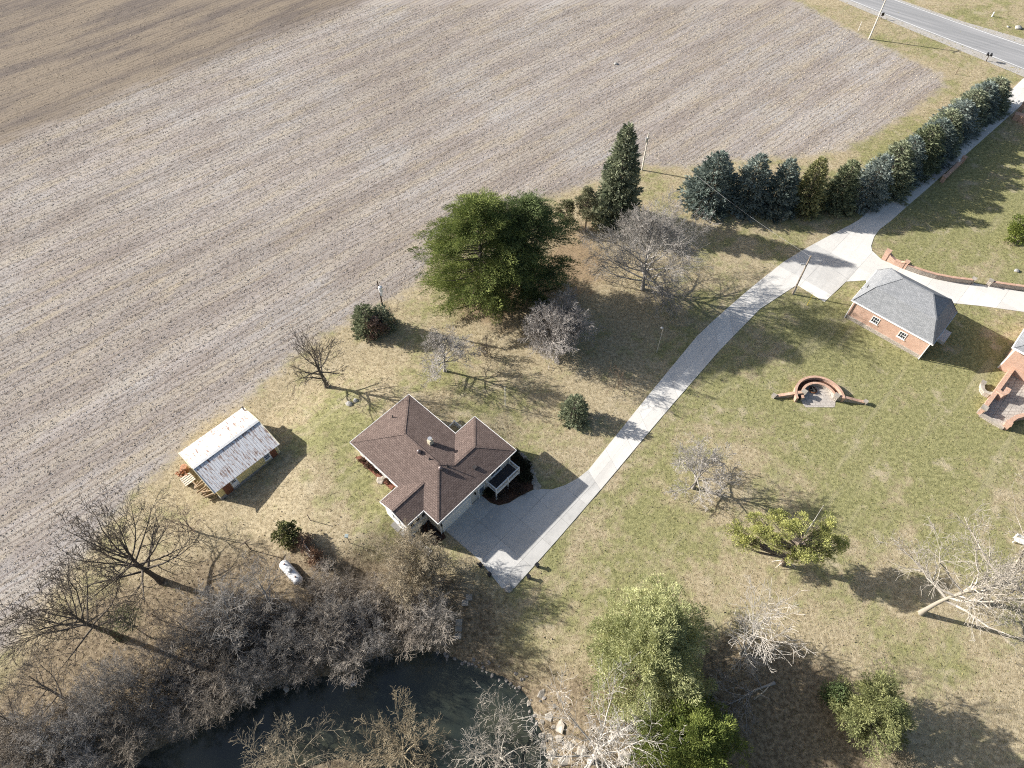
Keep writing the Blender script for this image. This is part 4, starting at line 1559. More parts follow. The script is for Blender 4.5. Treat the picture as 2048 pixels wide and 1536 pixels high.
SPR = [spruce_mesh(20, 8.6, 3.1, 'spruce_blue', 1.1, .25, .02, .62, .46), spruce_mesh(21, 8.0, 2.7, 'spruce_blue', 1.1, .22, .02, .60, .44),
       spruce_mesh(22, 8.2, 2.6, 'spruce_yellow', 1.1, .2, .02, .62, .44), spruce_mesh(23, 8.4, 2.8, 'spruce_green', 1.1, .25, .02, .60, .46)]
ORD = ['first', 'second', 'third', 'fourth', 'fifth', 'sixth', 'seventh', 'eighth', 'ninth', 'tenth', 'eleventh', 'twelfth', 'thirteenth', 'fourteenth', 'fifteenth', 'sixteenth', 'seventeenth', 'eighteenth']
SROW = [((1412, 408), (1436, 286), 0, 1.12), ((1488, 412), (1497, 304), 1, 1.0), ((1549, 420), (1556, 322), 0, .88), ((1608, 418), (1624, 316), 2, .98), ((1666, 414), (1684, 322), 3, .95),
        ((1722, 404), (1742, 298), 1, 1.05), ((1764, 380), (1786, 282), 3, 1.12), ((1794, 358), (1815, 264), 1, 1.1), ((1822, 338), (1842, 250), 3, 1.12), ((1848, 314), (1869, 233), 1, 1.15), ((1872, 292), (1894, 212), 3, 1.15),
        ((1896, 270), (1918, 194), 1, 1.15), ((1920, 250), (1942, 180), 3, 1.18), ((1944, 232), (1964, 166), 1, 1.15), ((1968, 215), (1988, 150), 3, 1.15)]
WORDS = ['blue-green', 'dull green', 'bluish', 'yellow-topped', 'dense green', 'large blue-green']
for i, (b, t, k, w) in enumerate(SROW):
    g = G(*b)
    hh = min(hgt(b, t), 9.5)
    H0 = (8.6, 8.0, 8.2, 8.4)[k]
    s = hh / H0
    lab = f"{WORDS[i] if i < 6 else 'green'} spruce, {ORD[i]} from the left end of the curved row by the drive"
    if i == len(SROW) - 1:
        lab = 'last spruce of the curved row, nearest the road'
    sh = SPR[k]
    to = plant3('spruce_tree', lab, 'tree', sh, g, rng.uniform(0, 6.28), (w * rng.uniform(1.0, 1.26), w * rng.uniform(1.0, 1.26), s * rng.uniform(.94, 1.07)), 'row of spruces along the drive')
    to.rotation_euler[0], to.rotation_euler[1] = rng.normal(0, .03), rng.normal(0, .03)

gs = G(1147, 836)
plant3('spruce_tree', 'small round spruce alone on the lawn between house and drive', 'tree', spruce_mesh(41, 4.2, 1.75, 'spruce_green', 1.3, .15, .02, .55, .34), gs)

bigp = clump_tree(51, 17.0, 7.7, 'pine_yellow', 860, .80, 125, 1.0, .06, .38, .38, .058, .55, .10, radial=1.7)
plant3('pine_tree', 'huge spreading yellow-green pine at the field edge', 'tree', bigp, G(966, 604))
bigp2 = clump_tree(58, 16.8, 6.0, 'pine_dark', 700, .80, 120, .9, .05, .34, .38, .058, .55, .08, radial=1.7)
plant3('pine_tree', 'tall dark green pine close against the huge yellow-green pine', 'tree', bigp2, G(1048, 594))

lp = clump_tree(62, 9.5, 7.3, 'pine_light', 860, .58, 120, 1.5, .06, .3, .27, .062, .8, .06)
plant3('pine_tree', 'large fluffy light green pine below the driveway end', 'tree', lp, crown_at(1304, 1308, 4.6))
lp2 = clump_tree(64, 8.5, 4.7, 'pine_yellow', 560, .54, 100, 1.0, .06, .26, .27, .062, .8, .05)
plant3('pine_tree', 'round olive green pine at the bottom edge', 'tree', lp2, crown_at(1375, 1492, 3.8))
lp3 = clump_tree(68, 7.0, 3.7, 'pine_mid', 300, .5, 95, 1.2, .06, .2, .28, .055, .8, .08)
plant3('pine_tree', 'small dark pine at lower right below the pale fallen limbs', 'tree', lp3, crown_at(1745, 1420, 3.0))
lp5 = clump_tree(69, 2.6, 1.0, 'pine_dark', 40, .5, 60, 1.0, .1, .1, .28, .1)
plant3('pine_tree', 'slim dark sapling pine left of the small lower-right pine', 'tree', lp5, crown_at(1672, 1388, 1.6))
lp4 = clump_tree(71, 12.0, 5.2, 'pine_light', 300, .9, 60, 1.0, .1, .3, .34, .12)
plant3('pine_tree', 'big pine just beyond the bottom edge, shading the lower right lawn', 'tree', lp4, (17.5, -2.5, 0))
plant3('pine_tree', 'pine beyond the bottom edge at the right, shading the corner', 'tree', lp4, (29.5, -1.5, 0), 2.1, (1, 1, .9))
re_ = clump_tree(73, 5.5, 2.2, 'pine_yellow', 110, .6, 70, 1.0, .08, .15, .28, .1)
plant3('pine_tree', 'small evergreen cut off by the right edge above the retaining wall', 'tree', re_, crown_at(2050, 462, 2.2))

# gold cedar: flat trays of foliage on crooked limbs
rs_ = np.random.default_rng(5)
cen = []
ced = G(1563, 1128)
for qx, qy, zz, rad_, k in [(1480, 1065, 4.2, 1.2, 17), (1520, 1050, 5.6, 1.1, 15), (1560, 1040, 6.3, 1.0, 14), (1545, 1075, 5.6, .9, 10), (1600, 1050, 6.8, 1.0, 12), (1640, 1070, 6.0, 1.1, 14), (1665, 1090, 5.0, 1.1, 13),
                            (1615, 1105, 5.2, 1.2, 16), (1640, 1110, 4.2, 1.1, 12), (1560, 1085, 4.8, .8, 8), (1590, 1115, 3.8, .9, 9), (1655, 1045, 6.3, .6, 6), (1500, 1085, 3.6, .9, 10), (1680, 1085, 4.2, .8, 8), (1580, 1065, 6.8, .8, 8)]:
    g = sight(qx, qy, zz)
    for _ in range(k):
        a, r = rs_.random() * 6.28, rad_ * math.sqrt(rs_.random())
        cen.append((g[0] - ced[0] + r * math.cos(a), g[1] - ced[1] + r * math.sin(a), zz + rs_.normal(0, .18)))
cd = clump_tree(81, 8.0, 5, 'cedar_gold', 0, .46, 130, trunk_r=.30, needle=.22, wid=.055, flat=.6, bark='bark_brown', centers=cen, tjit=.2)
ct_ = plant3('cedar_tree', 'golden green cedar with open crooked limbs on the right lawn', 'tree', cd, ced)
snag = [(.3, .3, 5.0, 1.2, 1.6, 7.2, .07, .05, .95), (1.2, 1.6, 7.2, 1.9, 2.6, 8.6, .05, .02, .95), (0, -.1, 1.6, .9, -.9, 1.2, .05, .03, .9), (0, 0, 2.2, -.9, -.2, 1.9, .05, .02, .9),
        (0, 0, 1.2, -1.1, .1, .5, .06, .03, .9), (0, 0, .9, -.8, -.5, .2, .05, .02, .9)]
link('dead_limb', seg_mesh('dead_limb', np.array(snag), 'bark_pale', rng), ct_)

ja = clump_tree(91, hgt((1172, 465), (1190, 382)), 1.75, 'juniper', 75, .55, 60, .8, .35, .16, .26, .1, bark='bark_brown')
plant3('juniper_tree', 'open olive juniper with bare trunk beside the tallest spruce', 'tree', ja, G(1170, 463))
jb = clump_tree(92, 4.6, 1.7, 'juniper', 70, .55, 45, .8, .25, .12, .26, .1, bark='bark_brown')
plant3('juniper_tree', 'thin grey-green juniper tucked between dark pine and olive juniper', 'tree', jb, G(1130, 455))

# evergreen bush with bronze shrub
gb = crown_at(733, 645, 1.6)
plant3('yew_bush', 'dense dark green bush by the utility pole at the field edge', 'bush', spruce_mesh(95, 4.4, 1.9, 'spruce_green', 1.3, .05, .02, .42, .34), gb)
plant3('yew_bush', 'second green bush, right behind the bronze-leaved shrub', 'bush', spruce_mesh(96, 3.6, 1.5, 'spruce_green', 1.3, .05, .02, .42, .34), crown_at(764, 640, 1.4))
bz_ = clump_tree(97, 3.4, 1.5, 'bronze_leaf', 60, .5, 55, .6, .05, .08, .18, .11, bark='bark_brown')
plant3('bronze_shrub', 'bronze-leaved shrub growing against the dark green bush', 'shrub', bz_, crown_at(752, 662, 1.2))

mg = clump_tree(101, 2.6, 1.35, 'magnolia', 42, .42, 42, .6, .08, .06, .26, .17, bark='bark_brown')
plant3('magnolia_bush', 'green broad-leaved bush on the lawn above the propane tank', 'bush', mg, crown_at(578, 1072, 1.2))
for k, (qx, qy, rr) in enumerate([(612, 1092, 1.15), (632, 1122, .95)]):
    m_ = clump_tree(103 + k, 1.7, rr, 'red_twig', 40, .4, 42, .5, .05, .05, .22, .05, bark='bark_brown')
    plant3('red_shrub', ['reddish brown twiggy shrub touching the green broad-leaved bush', 'smaller reddish brown shrub nearest the propane tank'][k], 'shrub', m_, crown_at(qx, qy, .8))
tr_ = thing('trellis', 'weathered wooden trellis leaning in the reddish shrubs', 'trellis', G(618, 1108), R(-50))
for k in range(4):
    part('slat', MB().bar((-1.3, -.12 + k * .1, .5 + k * .28), (1.3, -.12 + k * .1, .5 + k * .28), .06, .06), 'pallet_wood', tr_)
for x in (-1.2, 1.2):
    part('post', MB().bar((x, -.2, 0), (x, .25, 1.6), .08, .08), 'pallet_wood', tr_)
sg_ = clump_tree(107, 7.0, 1.7, 'smoke_green', 60, .7, 40, .6, .55, .07, .20, .035, bark='bark_brown')
plant3('willow_tree', 'thin smoky green sapling between the two dark bare trees', 'tree', sg_, G(300, 1275))

# ------------------------------------------------------------------ bare trees
BT = [
    # label, base px, seed, mat, h, spread, r0, kwargs
    ('wide grey bare tree on the shaded lawn right of the dark pine', (1285, 578), 241, 'bark_grey', 12.0, 6.4, .26, dict(limbs=32, sub=(12, 9, 4), fork=.10, low_el=0, top_el=78, up=.18, twig=.014, gnarl=.07)),
    ('small round grey bare tree above the brown roof', (889, 742), 203, 'bark_grey', 6.2, 3.4, .20, dict(limbs=20, sub=(9, 8, 3), fork=.25, low_el=8, twig=.016)),
    ('upright dark bare tree at the field edge above the shed', (654, 773), 204, 'bark_dark', 8.2, 3.3, .28, dict(limbs=18, sub=(7, 5), twig=.02, fork=.22, low_el=20, top_el=72)),
    ('large dark bare tree fanned out over the field left of the propane tank', (322, 1162), 205, 'bark_dark', 11.0, 5.8, .34, dict(limbs=24, sub=(8, 6, 2), twig=.018, fork=.25, low_el=10, top_el=70, up=.25)),
    ('tall dark bare tree leaning over the field edge at far left', (238, 1275), 206, 'bark_dark', 14.0, 4.8, .32, dict(limbs=20, sub=(8, 6, 2), twig=.018, fork=.42, low_el=12)),
    ('small bare bushy tree standing below the shed', (388, 1062), 207, 'bark_brown', 4.2, 2.1, .10, dict(limbs=10, sub=(6, 5, 3), fork=.12)),
    ('lone bare tree on the lawn right of the straight drive', (1386, 976), 209, 'bark_grey', 6.2, 3.4, .2, dict(limbs=18, sub=(9, 8, 3), fork=.2, low_el=8, twig=.016)),
    ('slender white-barked bare tree right of the light green pine', (1482, 1308), 210, 'bark_white', 11.0, 2.7, .15, dict(limbs=24, sub=(7, 5), fork=.10, low_el=20, twig=.018)),
    ('tall pale bare tree with heavy forked limbs at right', (1842, 1226), 211, 'bark_limb', 13.0, 5.6, .27, dict(limb_k=.85, limbs=15, sub=(8, 6, 3), twig=.017, fork=.32, low_el=12, lean=(.06, .04), gnarl=.2)),
    ('tall pale bare tree at the right edge with a thick leaning trunk', (1952, 1202), 212, 'bark_limb', 14.0, 5.9, .29, dict(limb_k=.85, limbs=15, sub=(8, 6, 3), twig=.017, fork=.28, low_el=14, lean=(.14, .03), gnarl=.2)),
    ('white-limbed sycamore at the bottom edge beside the stony pond bank', (1180, 1522), 213, 'bark_white', 11.5, 6.2, .25, dict(limbs=17, sub=(8, 6, 3), fork=.15, low_el=8, gnarl=.14, twig=.014)),
    ('small pale bare tree standing in front of the pond at the bottom', (1002, 1528), 214, 'bark_pale', 8.5, 4.4, .15, dict(limbs=13, sub=(8, 6, 3), fork=.15, low_el=8, gnarl=.18, twig=.015)),
    ('tan bare tree at the bottom edge in the middle of the pond shore', (806, 1520), 215, 'bark_tan', 8.0, 4.2, .18, dict(limbs=17, sub=(8, 7, 4), fork=.2, low_el=20, twig=.013)),
    ('pale twiggy bare tree at the bottom edge left of the tan one', (605, 1535), 216, 'bark_tan', 7.0, 3.8, .16, dict(limbs=15, sub=(8, 7, 3), fork=.15, low_el=8, gnarl=.15)),
    ('small bare tree at the left edge by the field corner', (150, 1405), 217, 'bark_dark', 9.0, 3.6, .18, dict(limbs=11, sub=(7, 6, 3), fork=.2, lean=(-.06, 0))),
    ('lowest bare tree at the left edge', (70, 1470), 218, 'bark_dark', 8.5, 3.4, .17, dict(limbs=11, sub=(7, 6, 3), fork=.2, lean=(-.06, 0))),
    ('thin grey bare tree between clothesline post and propane tank', (548, 1212), 219, 'bark_grey', 8.5, 2.8, .15, dict(limbs=12, sub=(7, 6, 3), fork=.2)),
    ('spindly bare sapling right beside the dark-topped utility pole', (790, 650), 220, 'bark_brown', 4.0, 1.4, .07, dict(limbs=8, sub=(6, 4), fork=.15)),
    ('brown twiggy sapling on the shaded grass left of the straight drive', (1235, 778), 221, 'bark_brown', 3.0, 1.7, .06, dict(limbs=9, sub=(6, 5, 3), fork=.1)),
    ('pale bare tree rising from the thicket behind the propane tank', (480, 1262), 222, 'bark_grey', 8.5, 3.0, .17, dict(limbs=12, sub=(7, 6, 3), fork=.25)),
    ('thin bare tree at the thicket edge right of the smoky green sapling', (395, 1278), 223, 'bark_brown', 7.0, 2.6, .13, dict(limbs=11, sub=(7, 5, 3), fork=.2)),
]
for lab, px, seed, mat, h, spd, r0, kw in BT:
    bare_tree('bare_tree', lab, px, seed, mat, h, spd, r0, **kw)


def shrub(name, label, loc, S, mat, group=None, rotz=0, sc=(1, 1, 1), cache={}):
    t = thing(name, label, 'shrub', loc, rotz, group)
    t.scale = sc
    me = S if isinstance(S, bpy.types.Mesh) else seg_mesh('stems', S, mat, rng)
    link('stems', me, t)
    return t


def stem_tree(label, px, seed, mat, h, spread, stems, r0, sub, twig, gnarl=.08):
    t = thing('bare_tree', label, 'tree', G(*px))
    S = multi_stem(seed, h, spread, stems, r0, sub, twig, gnarl)
    for nm, sel in (('limbs', S[:, 6] > .04), ('crown', S[:, 6] <= .04)):
        if sel.any():
            link(nm, seg_mesh(nm, S[sel], mat, rng), t)


stem_tree('dense dome-shaped bare tree with pale grey twigs in front of the dark pine', (1112, 692), 202, 'bark_lilac', 7.4, 7.0, 17, .10, (9, 7, 3), .016)
stem_tree('bare tree with tan twigs overhanging the concrete apron corner', (842, 1162), 208, 'bark_tan', 6.0, 6.6, 13, .09, (9, 7, 3), .013)
shrub('bare_shrub', 'small dark bare shrub on the lawn between two grey bare trees', G(975, 710), multi_stem(301, 2.6, 2.0, 7, .05, (5, 3), .014), 'bark_dark')
shrub('bare_shrub', 'low pale brush heap at the lower right in deep shade', G(1800, 1525), multi_stem(302, 1.6, 2.6, 9, .03, (5, 3), .012), 'bark_tan')
# dead fallen crown
fc_ = bare_segments(331, 7.0, 2.6, .13, fork=.2, limbs=12, sub=(7, 5, 3), twig=.014)[0]
F_ = np.array(fc_)
for s in (0, 3):
    x, y, z = F_[:, s].copy(), F_[:, s + 1].copy(), F_[:, s + 2].copy()
    F_[:, s], F_[:, s + 1], F_[:, s + 2] = -z + 3.5, x, np.abs(y) * .55 + .1
g = G(1480, 1395)
t = thing('fallen_tree', 'dead grey tree top lying on the shaded ground', 'tree', g, R(20))
link('branches', seg_mesh('branches', F_, 'bark_grey', rng), t)
sn = np.array([(0, 0, 0, .5, .3, 1.6, .10, .07, 1), (.5, .3, 1.6, 1.1, .9, 2.6, .07, .02, 1), (.5, .3, 1.6, -.2, .6, 2.1, .05, .02, 1), (.3, .2, 1.0, 1.0, -.3, 1.5, .05, .02, 1)])
st_ = thing('dead_snag', 'short bleached white snag standing by the fallen tree top', 'tree', G(1508, 1398))
link('trunk', seg_mesh('trunk', sn, 'bark_pale', rng), st_)

# thicket along the pond
TH = [seg_mesh('stems', multi_stem(400 + k, hh, sp_, 8, .06, (9, 7), .012, .09), 'bark_thicket' if k != 2 else 'bark_grey', rng) for k, (hh, sp_) in enumerate([(6.0, 4.2), (5.0, 4.0), (6.8, 3.8), (4.2, 3.8)])]
THICK = [np.array([sight(*p) for p in [(330, 1300), (420, 1240), (520, 1215), (620, 1180), (720, 1170), (800, 1190), (900, 1210), (905, 1260), (850, 1300), (760, 1315), (690, 1340), (600, 1350), (545, 1385), (480, 1428), (400, 1478), (315, 1520), (250, 1580), (60, 1600), (-40, 1560), (-20, 1490), (110, 1440), (230, 1360)]])]
pts = []
tries = 0
rt = np.random.default_rng(77)
lo, hi = THICK[0].min(0), THICK[0].max(0)
while len(pts) < 68 and tries < 20000:
    tries += 1
    p = rt.uniform(lo, hi)
    if poly_sd(p[None], THICK[0])[0] > -.3 or poly_sd(p[None], POND)[0] < .1:
        continue
    if any(np.hypot(*(p - q)) < 1.45 for q in pts):
        continue
    pts.append(p)
for p in pts:
    k = int(rt.integers(0, 4))
    s = rt.uniform(.6, 1.0)
    shrub('thicket_shrub', 'tangled grey leafless shrub in the thicket along the left pond bank', (p[0], p[1], float(terrain(p)[0]) - .05), TH[k], None,
          'thicket shrubs on the pond bank', rt.uniform(0, 6.28), (s, s, s * rt.uniform(.75, 1.05)))

# ------------------------------------------------------------------ stones
def rock_mesh(seed, flat=.5, n=7):
    rs = np.random.default_rng(seed)
    v, f = [], []
    rad = rs.uniform(.65, 1.1, n)
    for j, (z, s) in enumerate(((-.5, .9), (.15, 1.0), (.5, .72))):
        for k in range(n):
            a = 2 * math.pi * k / n + rs.normal(0, .06)
            r = rad[k] * s * rs.uniform(.9, 1.08)
            v.append((r * math.cos(a), r * math.sin(a), (z + rs.normal(0, .05)) * flat))
    for j in range(2):
        for k in range(n):
            f.append((j * n + k, j * n + (k + 1) % n, (j + 1) * n + (k + 1) % n, (j + 1) * n + k))
    f += [tuple(range(2 * n, 3 * n)), tuple(range(n))[::-1]]
    return MB().add(v, f)


ROCKS = [rock_mesh(500 + k, .55).mesh('stone', 'riprap') for k in range(6)]
FLATS = [rock_mesh(520 + k, .22, 5).mesh('stone', 'flagstone') for k in range(4)]
bank = link('rock_bank', None, kind='structure')
bank['label'] = 'stones lining the right and upper bank of the pond'
rb_ = np.random.default_rng(9)


def drop(meshes, p, s, parent, z=None, name='stone'):
    o = link(name, meshes[int(rb_.integers(0, len(meshes)))], parent)
    o.location = (p[0], p[1], float(terrain(p)[0]) + .04 if z is None else z)
    o.rotation_euler = (rb_.normal(0, .18), rb_.normal(0, .18), rb_.uniform(0, 6.28))
    o.scale = (s, s * rb_.uniform(.7, 1.1), s * rb_.uniform(.8, 1.2))


edge = np.array([sight(x, y, -1.0) for x, y in [(868, 1318), (900, 1328), (930, 1340), (965, 1354), (1000, 1368), (1038, 1396), (1056, 1432), (1076, 1475), (1086, 1536)]])
for i in range(len(edge) - 1):
    a, b = edge[i], edge[i + 1]
    d = (b - a) / np.linalg.norm(b - a)
    nrm = np.array([-d[1], d[0]])
    if nrm @ (a - POND.mean(0)) < 0:
        nrm = -nrm
    L = np.linalg.norm(b - a)
    for k in range(int(L * (9 if i < 5 else 3))):
        p = a + d * rb_.uniform(0, L) + nrm * (abs(rb_.normal(0, .85)) - .15)
        drop(ROCKS, p, rb_.uniform(.09, .24), bank)
    if i >= 5:
        for k in range(int(L * 2.2)):
            p = a + d * rb_.uniform(0, L) + nrm * rb_.uniform(-.1, 2.6)
            drop(FLATS, p, rb_.uniform(.30, .62), bank)
for q in [(1140, 1490), (1165, 1500), (1120, 1450), (1190, 1520), (1130, 1520), (1250, 1515), (1100, 1430)]:
    drop(FLATS, sight(*q), rb_.uniform(.45, .8), bank)
for q, s, lab in [((707, 1366), .38, 'round grey boulder at the water edge below the thicket'), ((706, 1352), .3, 'tan boulder just above the round grey boulder on the pond bank'), ((572, 1378), .34, 'small pale boulder at the pond edge under the thicket')]:
    p = sight(*q, -.9)
    o = link('boulder', rock_mesh(int(q[0]), .8, 9).mesh('boulder', 'boulder', True), None, lab, 'boulder', loc=(p[0], p[1], -.95))
    o.scale = (s, s, s)
for q, s, lab in [((698, 809), .42, 'left of two grey boulders in the tree shadow near the brown roof'), ((711, 801), .36, 'right of two grey boulders in the tree shadow near the brown roof'),
                  ((2033, 542), .40, 'dark boulder on the lawn at the right edge above the retaining wall'), ((2036, 57), .7, 'dark rock beside the road at the top right corner'), ((2016, 54), .3, 'small dark rock left of the roadside rock'),
                  ((1018, 1178), .5, 'dark flat rock at the lower tip of the concrete apron'), ((1231, 128), .4, 'dark stone lying alone in the stubble field near the top')]:
    p = G(*q)
    o = link('boulder', rock_mesh(int(q[0]) + 3, .9, 9).mesh('boulder', 'boulder', True), None, lab, 'boulder', loc=(p[0], p[1], p[2] + .1 * s))
    o.scale = (s, s, s)
# stepping stones beside the deck, and down to the pond
path = link('stepping_stone_path', None, kind='structure')
z1 = lambda x, y: (640 + x / 3.491, 740 + y / 3.491)
for q, s in [((1385, 575), .34), ((1408, 592), .34), ((1428, 610), .33), ((1445, 633), .33), ((1460, 655), .33), ((1472, 680), .33), ((1480, 705), .34), ((1487, 730), .35), ((1492, 755), .4), ((1498, 785), .5), ((1515, 815), .55)]:
    p = sight(*z1(*q))
    drop(FLATS, p, s * 1.15, path, .06)
for q in [(918, 1245), (917, 1257), (916, 1272), (930, 1206), (938, 1195)]:
    p = G(*q)
    part('step', MB().box(p[0] - .33, p[0] + .33, p[1] - .3, p[1] + .3, p[2] - .1, p[2] + .09), 'flagstone', path)

# planting beds
def bed(name, pts, mat, dz=.06):
    g = [G(*p) for p in pts]
    mb = MB().prism([(p[0], p[1]) for p in g], [p[2] - .3 for p in g], [p[2] + dz for p in g])
    return link(name, mb.mesh(name, mat), kind='structure')


bed('mulch_bed', [z1(*p) for p in [(1130, 880), (1190, 925), (1250, 943), (1320, 925), (1400, 875), (1490, 833), (1480, 700), (1440, 630), (1390, 580), (1330, 560), (1100, 790)]], 'mulch')
bed('mulch_bed', [z1(*p) for p in [(245, 610), (285, 600), (520, 805), (500, 840)]], 'mulch_red', .08)
for k, (q, rr, mt, lab) in enumerate([((1352, 622), .9, 'dark_shrub', 'dark evergreen shrub at the house corner beyond the deck'), ((1415, 690), 1.0, 'dark_shrub', 'dark evergreen shrub between deck and stepping stones'),
                                      ((1430, 760), .8, 'dark_shrub', 'dark evergreen shrub beside the lowest stepping stones'), ((1330, 800), .9, 'low_heath', 'brown low shrub in front of the deck rail'),
                                      ((1260, 880), .9, 'low_heath', 'brown low shrub at the outer curve of the deck bed'), ((1180, 860), .7, 'dark_shrub', 'low dark shrub beside the white door'), ((1380, 830), .8, 'low_heath', 'brown low shrub at the right end of the deck bed')]):
    m_ = clump_tree(600 + k, .95, rr, mt, 34, .3, 45, .3, .1, .04, .16, .09, trunk=False)
    plant3('garden_shrub', lab, 'shrub', m_, G(*z1(*q)))
for k, q in enumerate([(300, 640), (335, 675), (395, 712), (470, 780)]):
    m_ = clump_tree(620 + k, .5, .32, 'red_twig' if k != 2 else 'dark_shrub', 12, .18, 40, .3, .1, .02, .14, .07, trunk=False)
    plant3('garden_shrub', ['small reddish plant at the far corner of the wall-side flower bed', 'second small plant in the wall-side flower bed', 'dark plant in the middle of the wall-side flower bed', 'small reddish plant below the stone step in the flower bed'][k], 'plant', m_, G(*z1(*q)))
p = G(*z1(420, 775))
for k, (dx, dy, s) in enumerate([(0, 0, .55), (.45, .35, .4)]):
    o = link('step_stone', rock_mesh(640 + k, .3, 6).mesh('step_stone', 'flagstone'), None, ['large flat stone step beside the wall-side flower bed', 'smaller flat stone step against the house wall'][k], 'stone', loc=(p[0] + dx, p[1] + dy, p[2] + .08))
    o.scale = (s, s, s)
# dark curved timbers stepping down by the garage corner
z1w = lambda x, y: G(*z1(x, y))
for k, pts_ in enumerate([[(722, 1010), (712, 1075), (718, 1140), (745, 1200)], [(765, 1030), (757, 1090), (765, 1150), (800, 1200)], [(800, 1065), (795, 1110), (815, 1150), (850, 1180)]]):
    e = world_thing('garden_edging', ['leftmost curved dark edging beside the garage corner', 'middle curved dark edging beside the garage corner', 'curved dark edging nearest the garage corner'][k], 'edging')
    P = [z1w(*q) for q in pts_]
    for i in range(3):
        part('timber', MB().bar((P[i][0], P[i][1], P[i][2] + .14), (P[i + 1][0], P[i + 1][1], P[i + 1][2] + .14), .22, .34), 'timber_dark', e)
bed('mulch_bed', [z1(*p) for p in [(720, 1000), (815, 1060), (850, 1110), (880, 1170), (800, 1230), (740, 1200), (690, 1100)]], 'mulch', .03)

# ------------------------------------------------------------------ poles, lines and small things
def pole(label, b, t, mat, r=.13, name='utility_pole', **kw):
    g = G(*b)
    h = hgt(b, t)
    o = thing(name, label, kw.get('cat', 'pole'), g)
    part('shaft', MB().cyl((0, 0, -.3), (0, 0, h), r, r * .7, 9), mat, o)
    return o, g, h


pB, gB, hB = pole('brown utility pole with floodlights between pad and drive', (1585, 588), (1622, 512), 'wood_pole')
part('guard', MB().cyl((.14, -.05, 0), (.14, -.05, 1.4), .06), 'white_paint', pB)
for s in (-1, 1):
    part('floodlight', MB().box(-.55 + s * .12 - .1, -.55 + s * .12 + .1, -.12, .12, hB * .78, hB * .78 + .18), 'galv', pB)
part('arm', MB().bar((0, 0, hB * .78), (-.5, 0, hB * .78), .06, .06), 'galv', pB)
pC, gC, hC = pole('pale weathered utility pole at the field edge beside the tallest spruce', (1284, 340), (1299, 266), 'pale_pole')
part('bracket', MB().bar((-.35, 0, hC - .9), (.35, 0, hC - .9), .08, .1), 'galv', pC)
part('transformer', MB().cyl((-.22, -.1, hC - 1.5), (-.22, -.1, hC - .8), .16), 'galv', pC)
pD, gD, hD = pole('dark utility pole with white transformer above the dense green bush', (773, 645), (755, 562), 'dark_pole', .12)
part('transformer', MB().cyl((.22, -.12, hD - 1.7), (.22, -.12, hD - .9), .24, .24, 10).dome((.22, -.12, hD - .9), .24, .1, 10), 'tank_white', pD)
part('transformer', MB().box(.05, .3, -.2, .0, hD - 2.4, hD - 1.9), 'tank_white', pD)
pA, gA, hA = pole('tall pale roadside utility pole at the top of the photo', (1738, 78), (1778, -6), 'pale_pole', .16)
part('crossarm', MB().bar((-.8, -.5, hA - .4), (.8, .5, hA - .4), .1, .12), 'wood_pole', pA)
pE, gE, hE = pole('slim lamp post in tree shade left of the straight drive', (1313, 705), (1328, 656), 'pale_pole', .05, 'lamp_post', cat='lamp post')
part('lamp', MB().dome((-.18, 0, hE - .05), .18, .2, 10, 3), 'galv', pE)
part('arm', MB().bar((-.2, 0, hE - .05), (0, 0, hE - .05), .04, .04), 'galv', pE)
pF, gF, hF = pole('white flagless pole on the lawn above the brown roof', (1010.5, 812), (1009, 774), 'white_paint', .045, 'white_pole')
pG, gG, hG = pole('yellow marker pole on the grass beside the concrete pad', (1614, 611), (1616, 585), 'yellow', .035, 'marker_pole')
for lab, b, t, m, r in [('white marker post beside the roadside utility pole', (1716, 62), (1728, 44), 'white_paint', .05), ('thin dark post at the field corner near the spruce row', (1911, 149), (1918, 134), 'dark_pole', .06),
                        ('white marker post on the verge beyond the road', (1984, 33), (1989, 24), 'white_paint', .14)]:
    pole(lab, b, t, m, r, 'marker_post', cat='post')
sg, gg, hh = pole('small dark road sign by the roadside utility pole', (1762, 38), (1766, 25), 'dark_pole', .05, 'road_sign', cat='sign')
part('sign_panel', MB().box(-.25, .25, -.03, .03, hh - .6, hh), 'black', sg)


def wire(label, a, b, sag, r=.018, group=None):
    a, b = np.array(a, float), np.array(b, float)
    seg = []
    n = 18
    f = lambda t: a + (b - a) * t - np.array([0, 0, sag * 4 * t * (1 - t)])
    for i in range(n):
        seg.append((*f(i / n), *f((i + 1) / n), r * .6, r * .6, .5))
    link('power_line', seg_mesh('power_line', np.array(seg), 'wire', rng), None, label, 'cable', group)


tp = lambda g, h, d=.1: (g[0], g[1], g[2] + h - d)
wire('thin power line from the pale pole by the spruce to the floodlight pole', tp(gC, hC), tp(gB, hB), .9)
wire('power line from the roadside pole to the right', tp(gA, hA, .3), (gA[0] + 50, gA[1] + 14, hA), 1.0)

# mailboxes
gm = sight(1972, 122)
mbx = thing('mailbox', 'pair of black mailboxes on one post by the road', 'mailbox', (*gm, 0), R(-25))
part('post', MB().box(-.06, .06, -.06, .06, -.2, 1.0).box(-.5, .5, -.05, .05, 1.0, 1.08), 'dark_pole', mbx)
for x in (-.28, .28):
    m_ = MB().box(x - .16, x + .16, -.3, .3, 1.08, 1.28)
    m_.cyl((x, -.3, 1.28), (x, .3, 1.28), .16, .16, 12)
    part('box', m_, 'black', mbx)

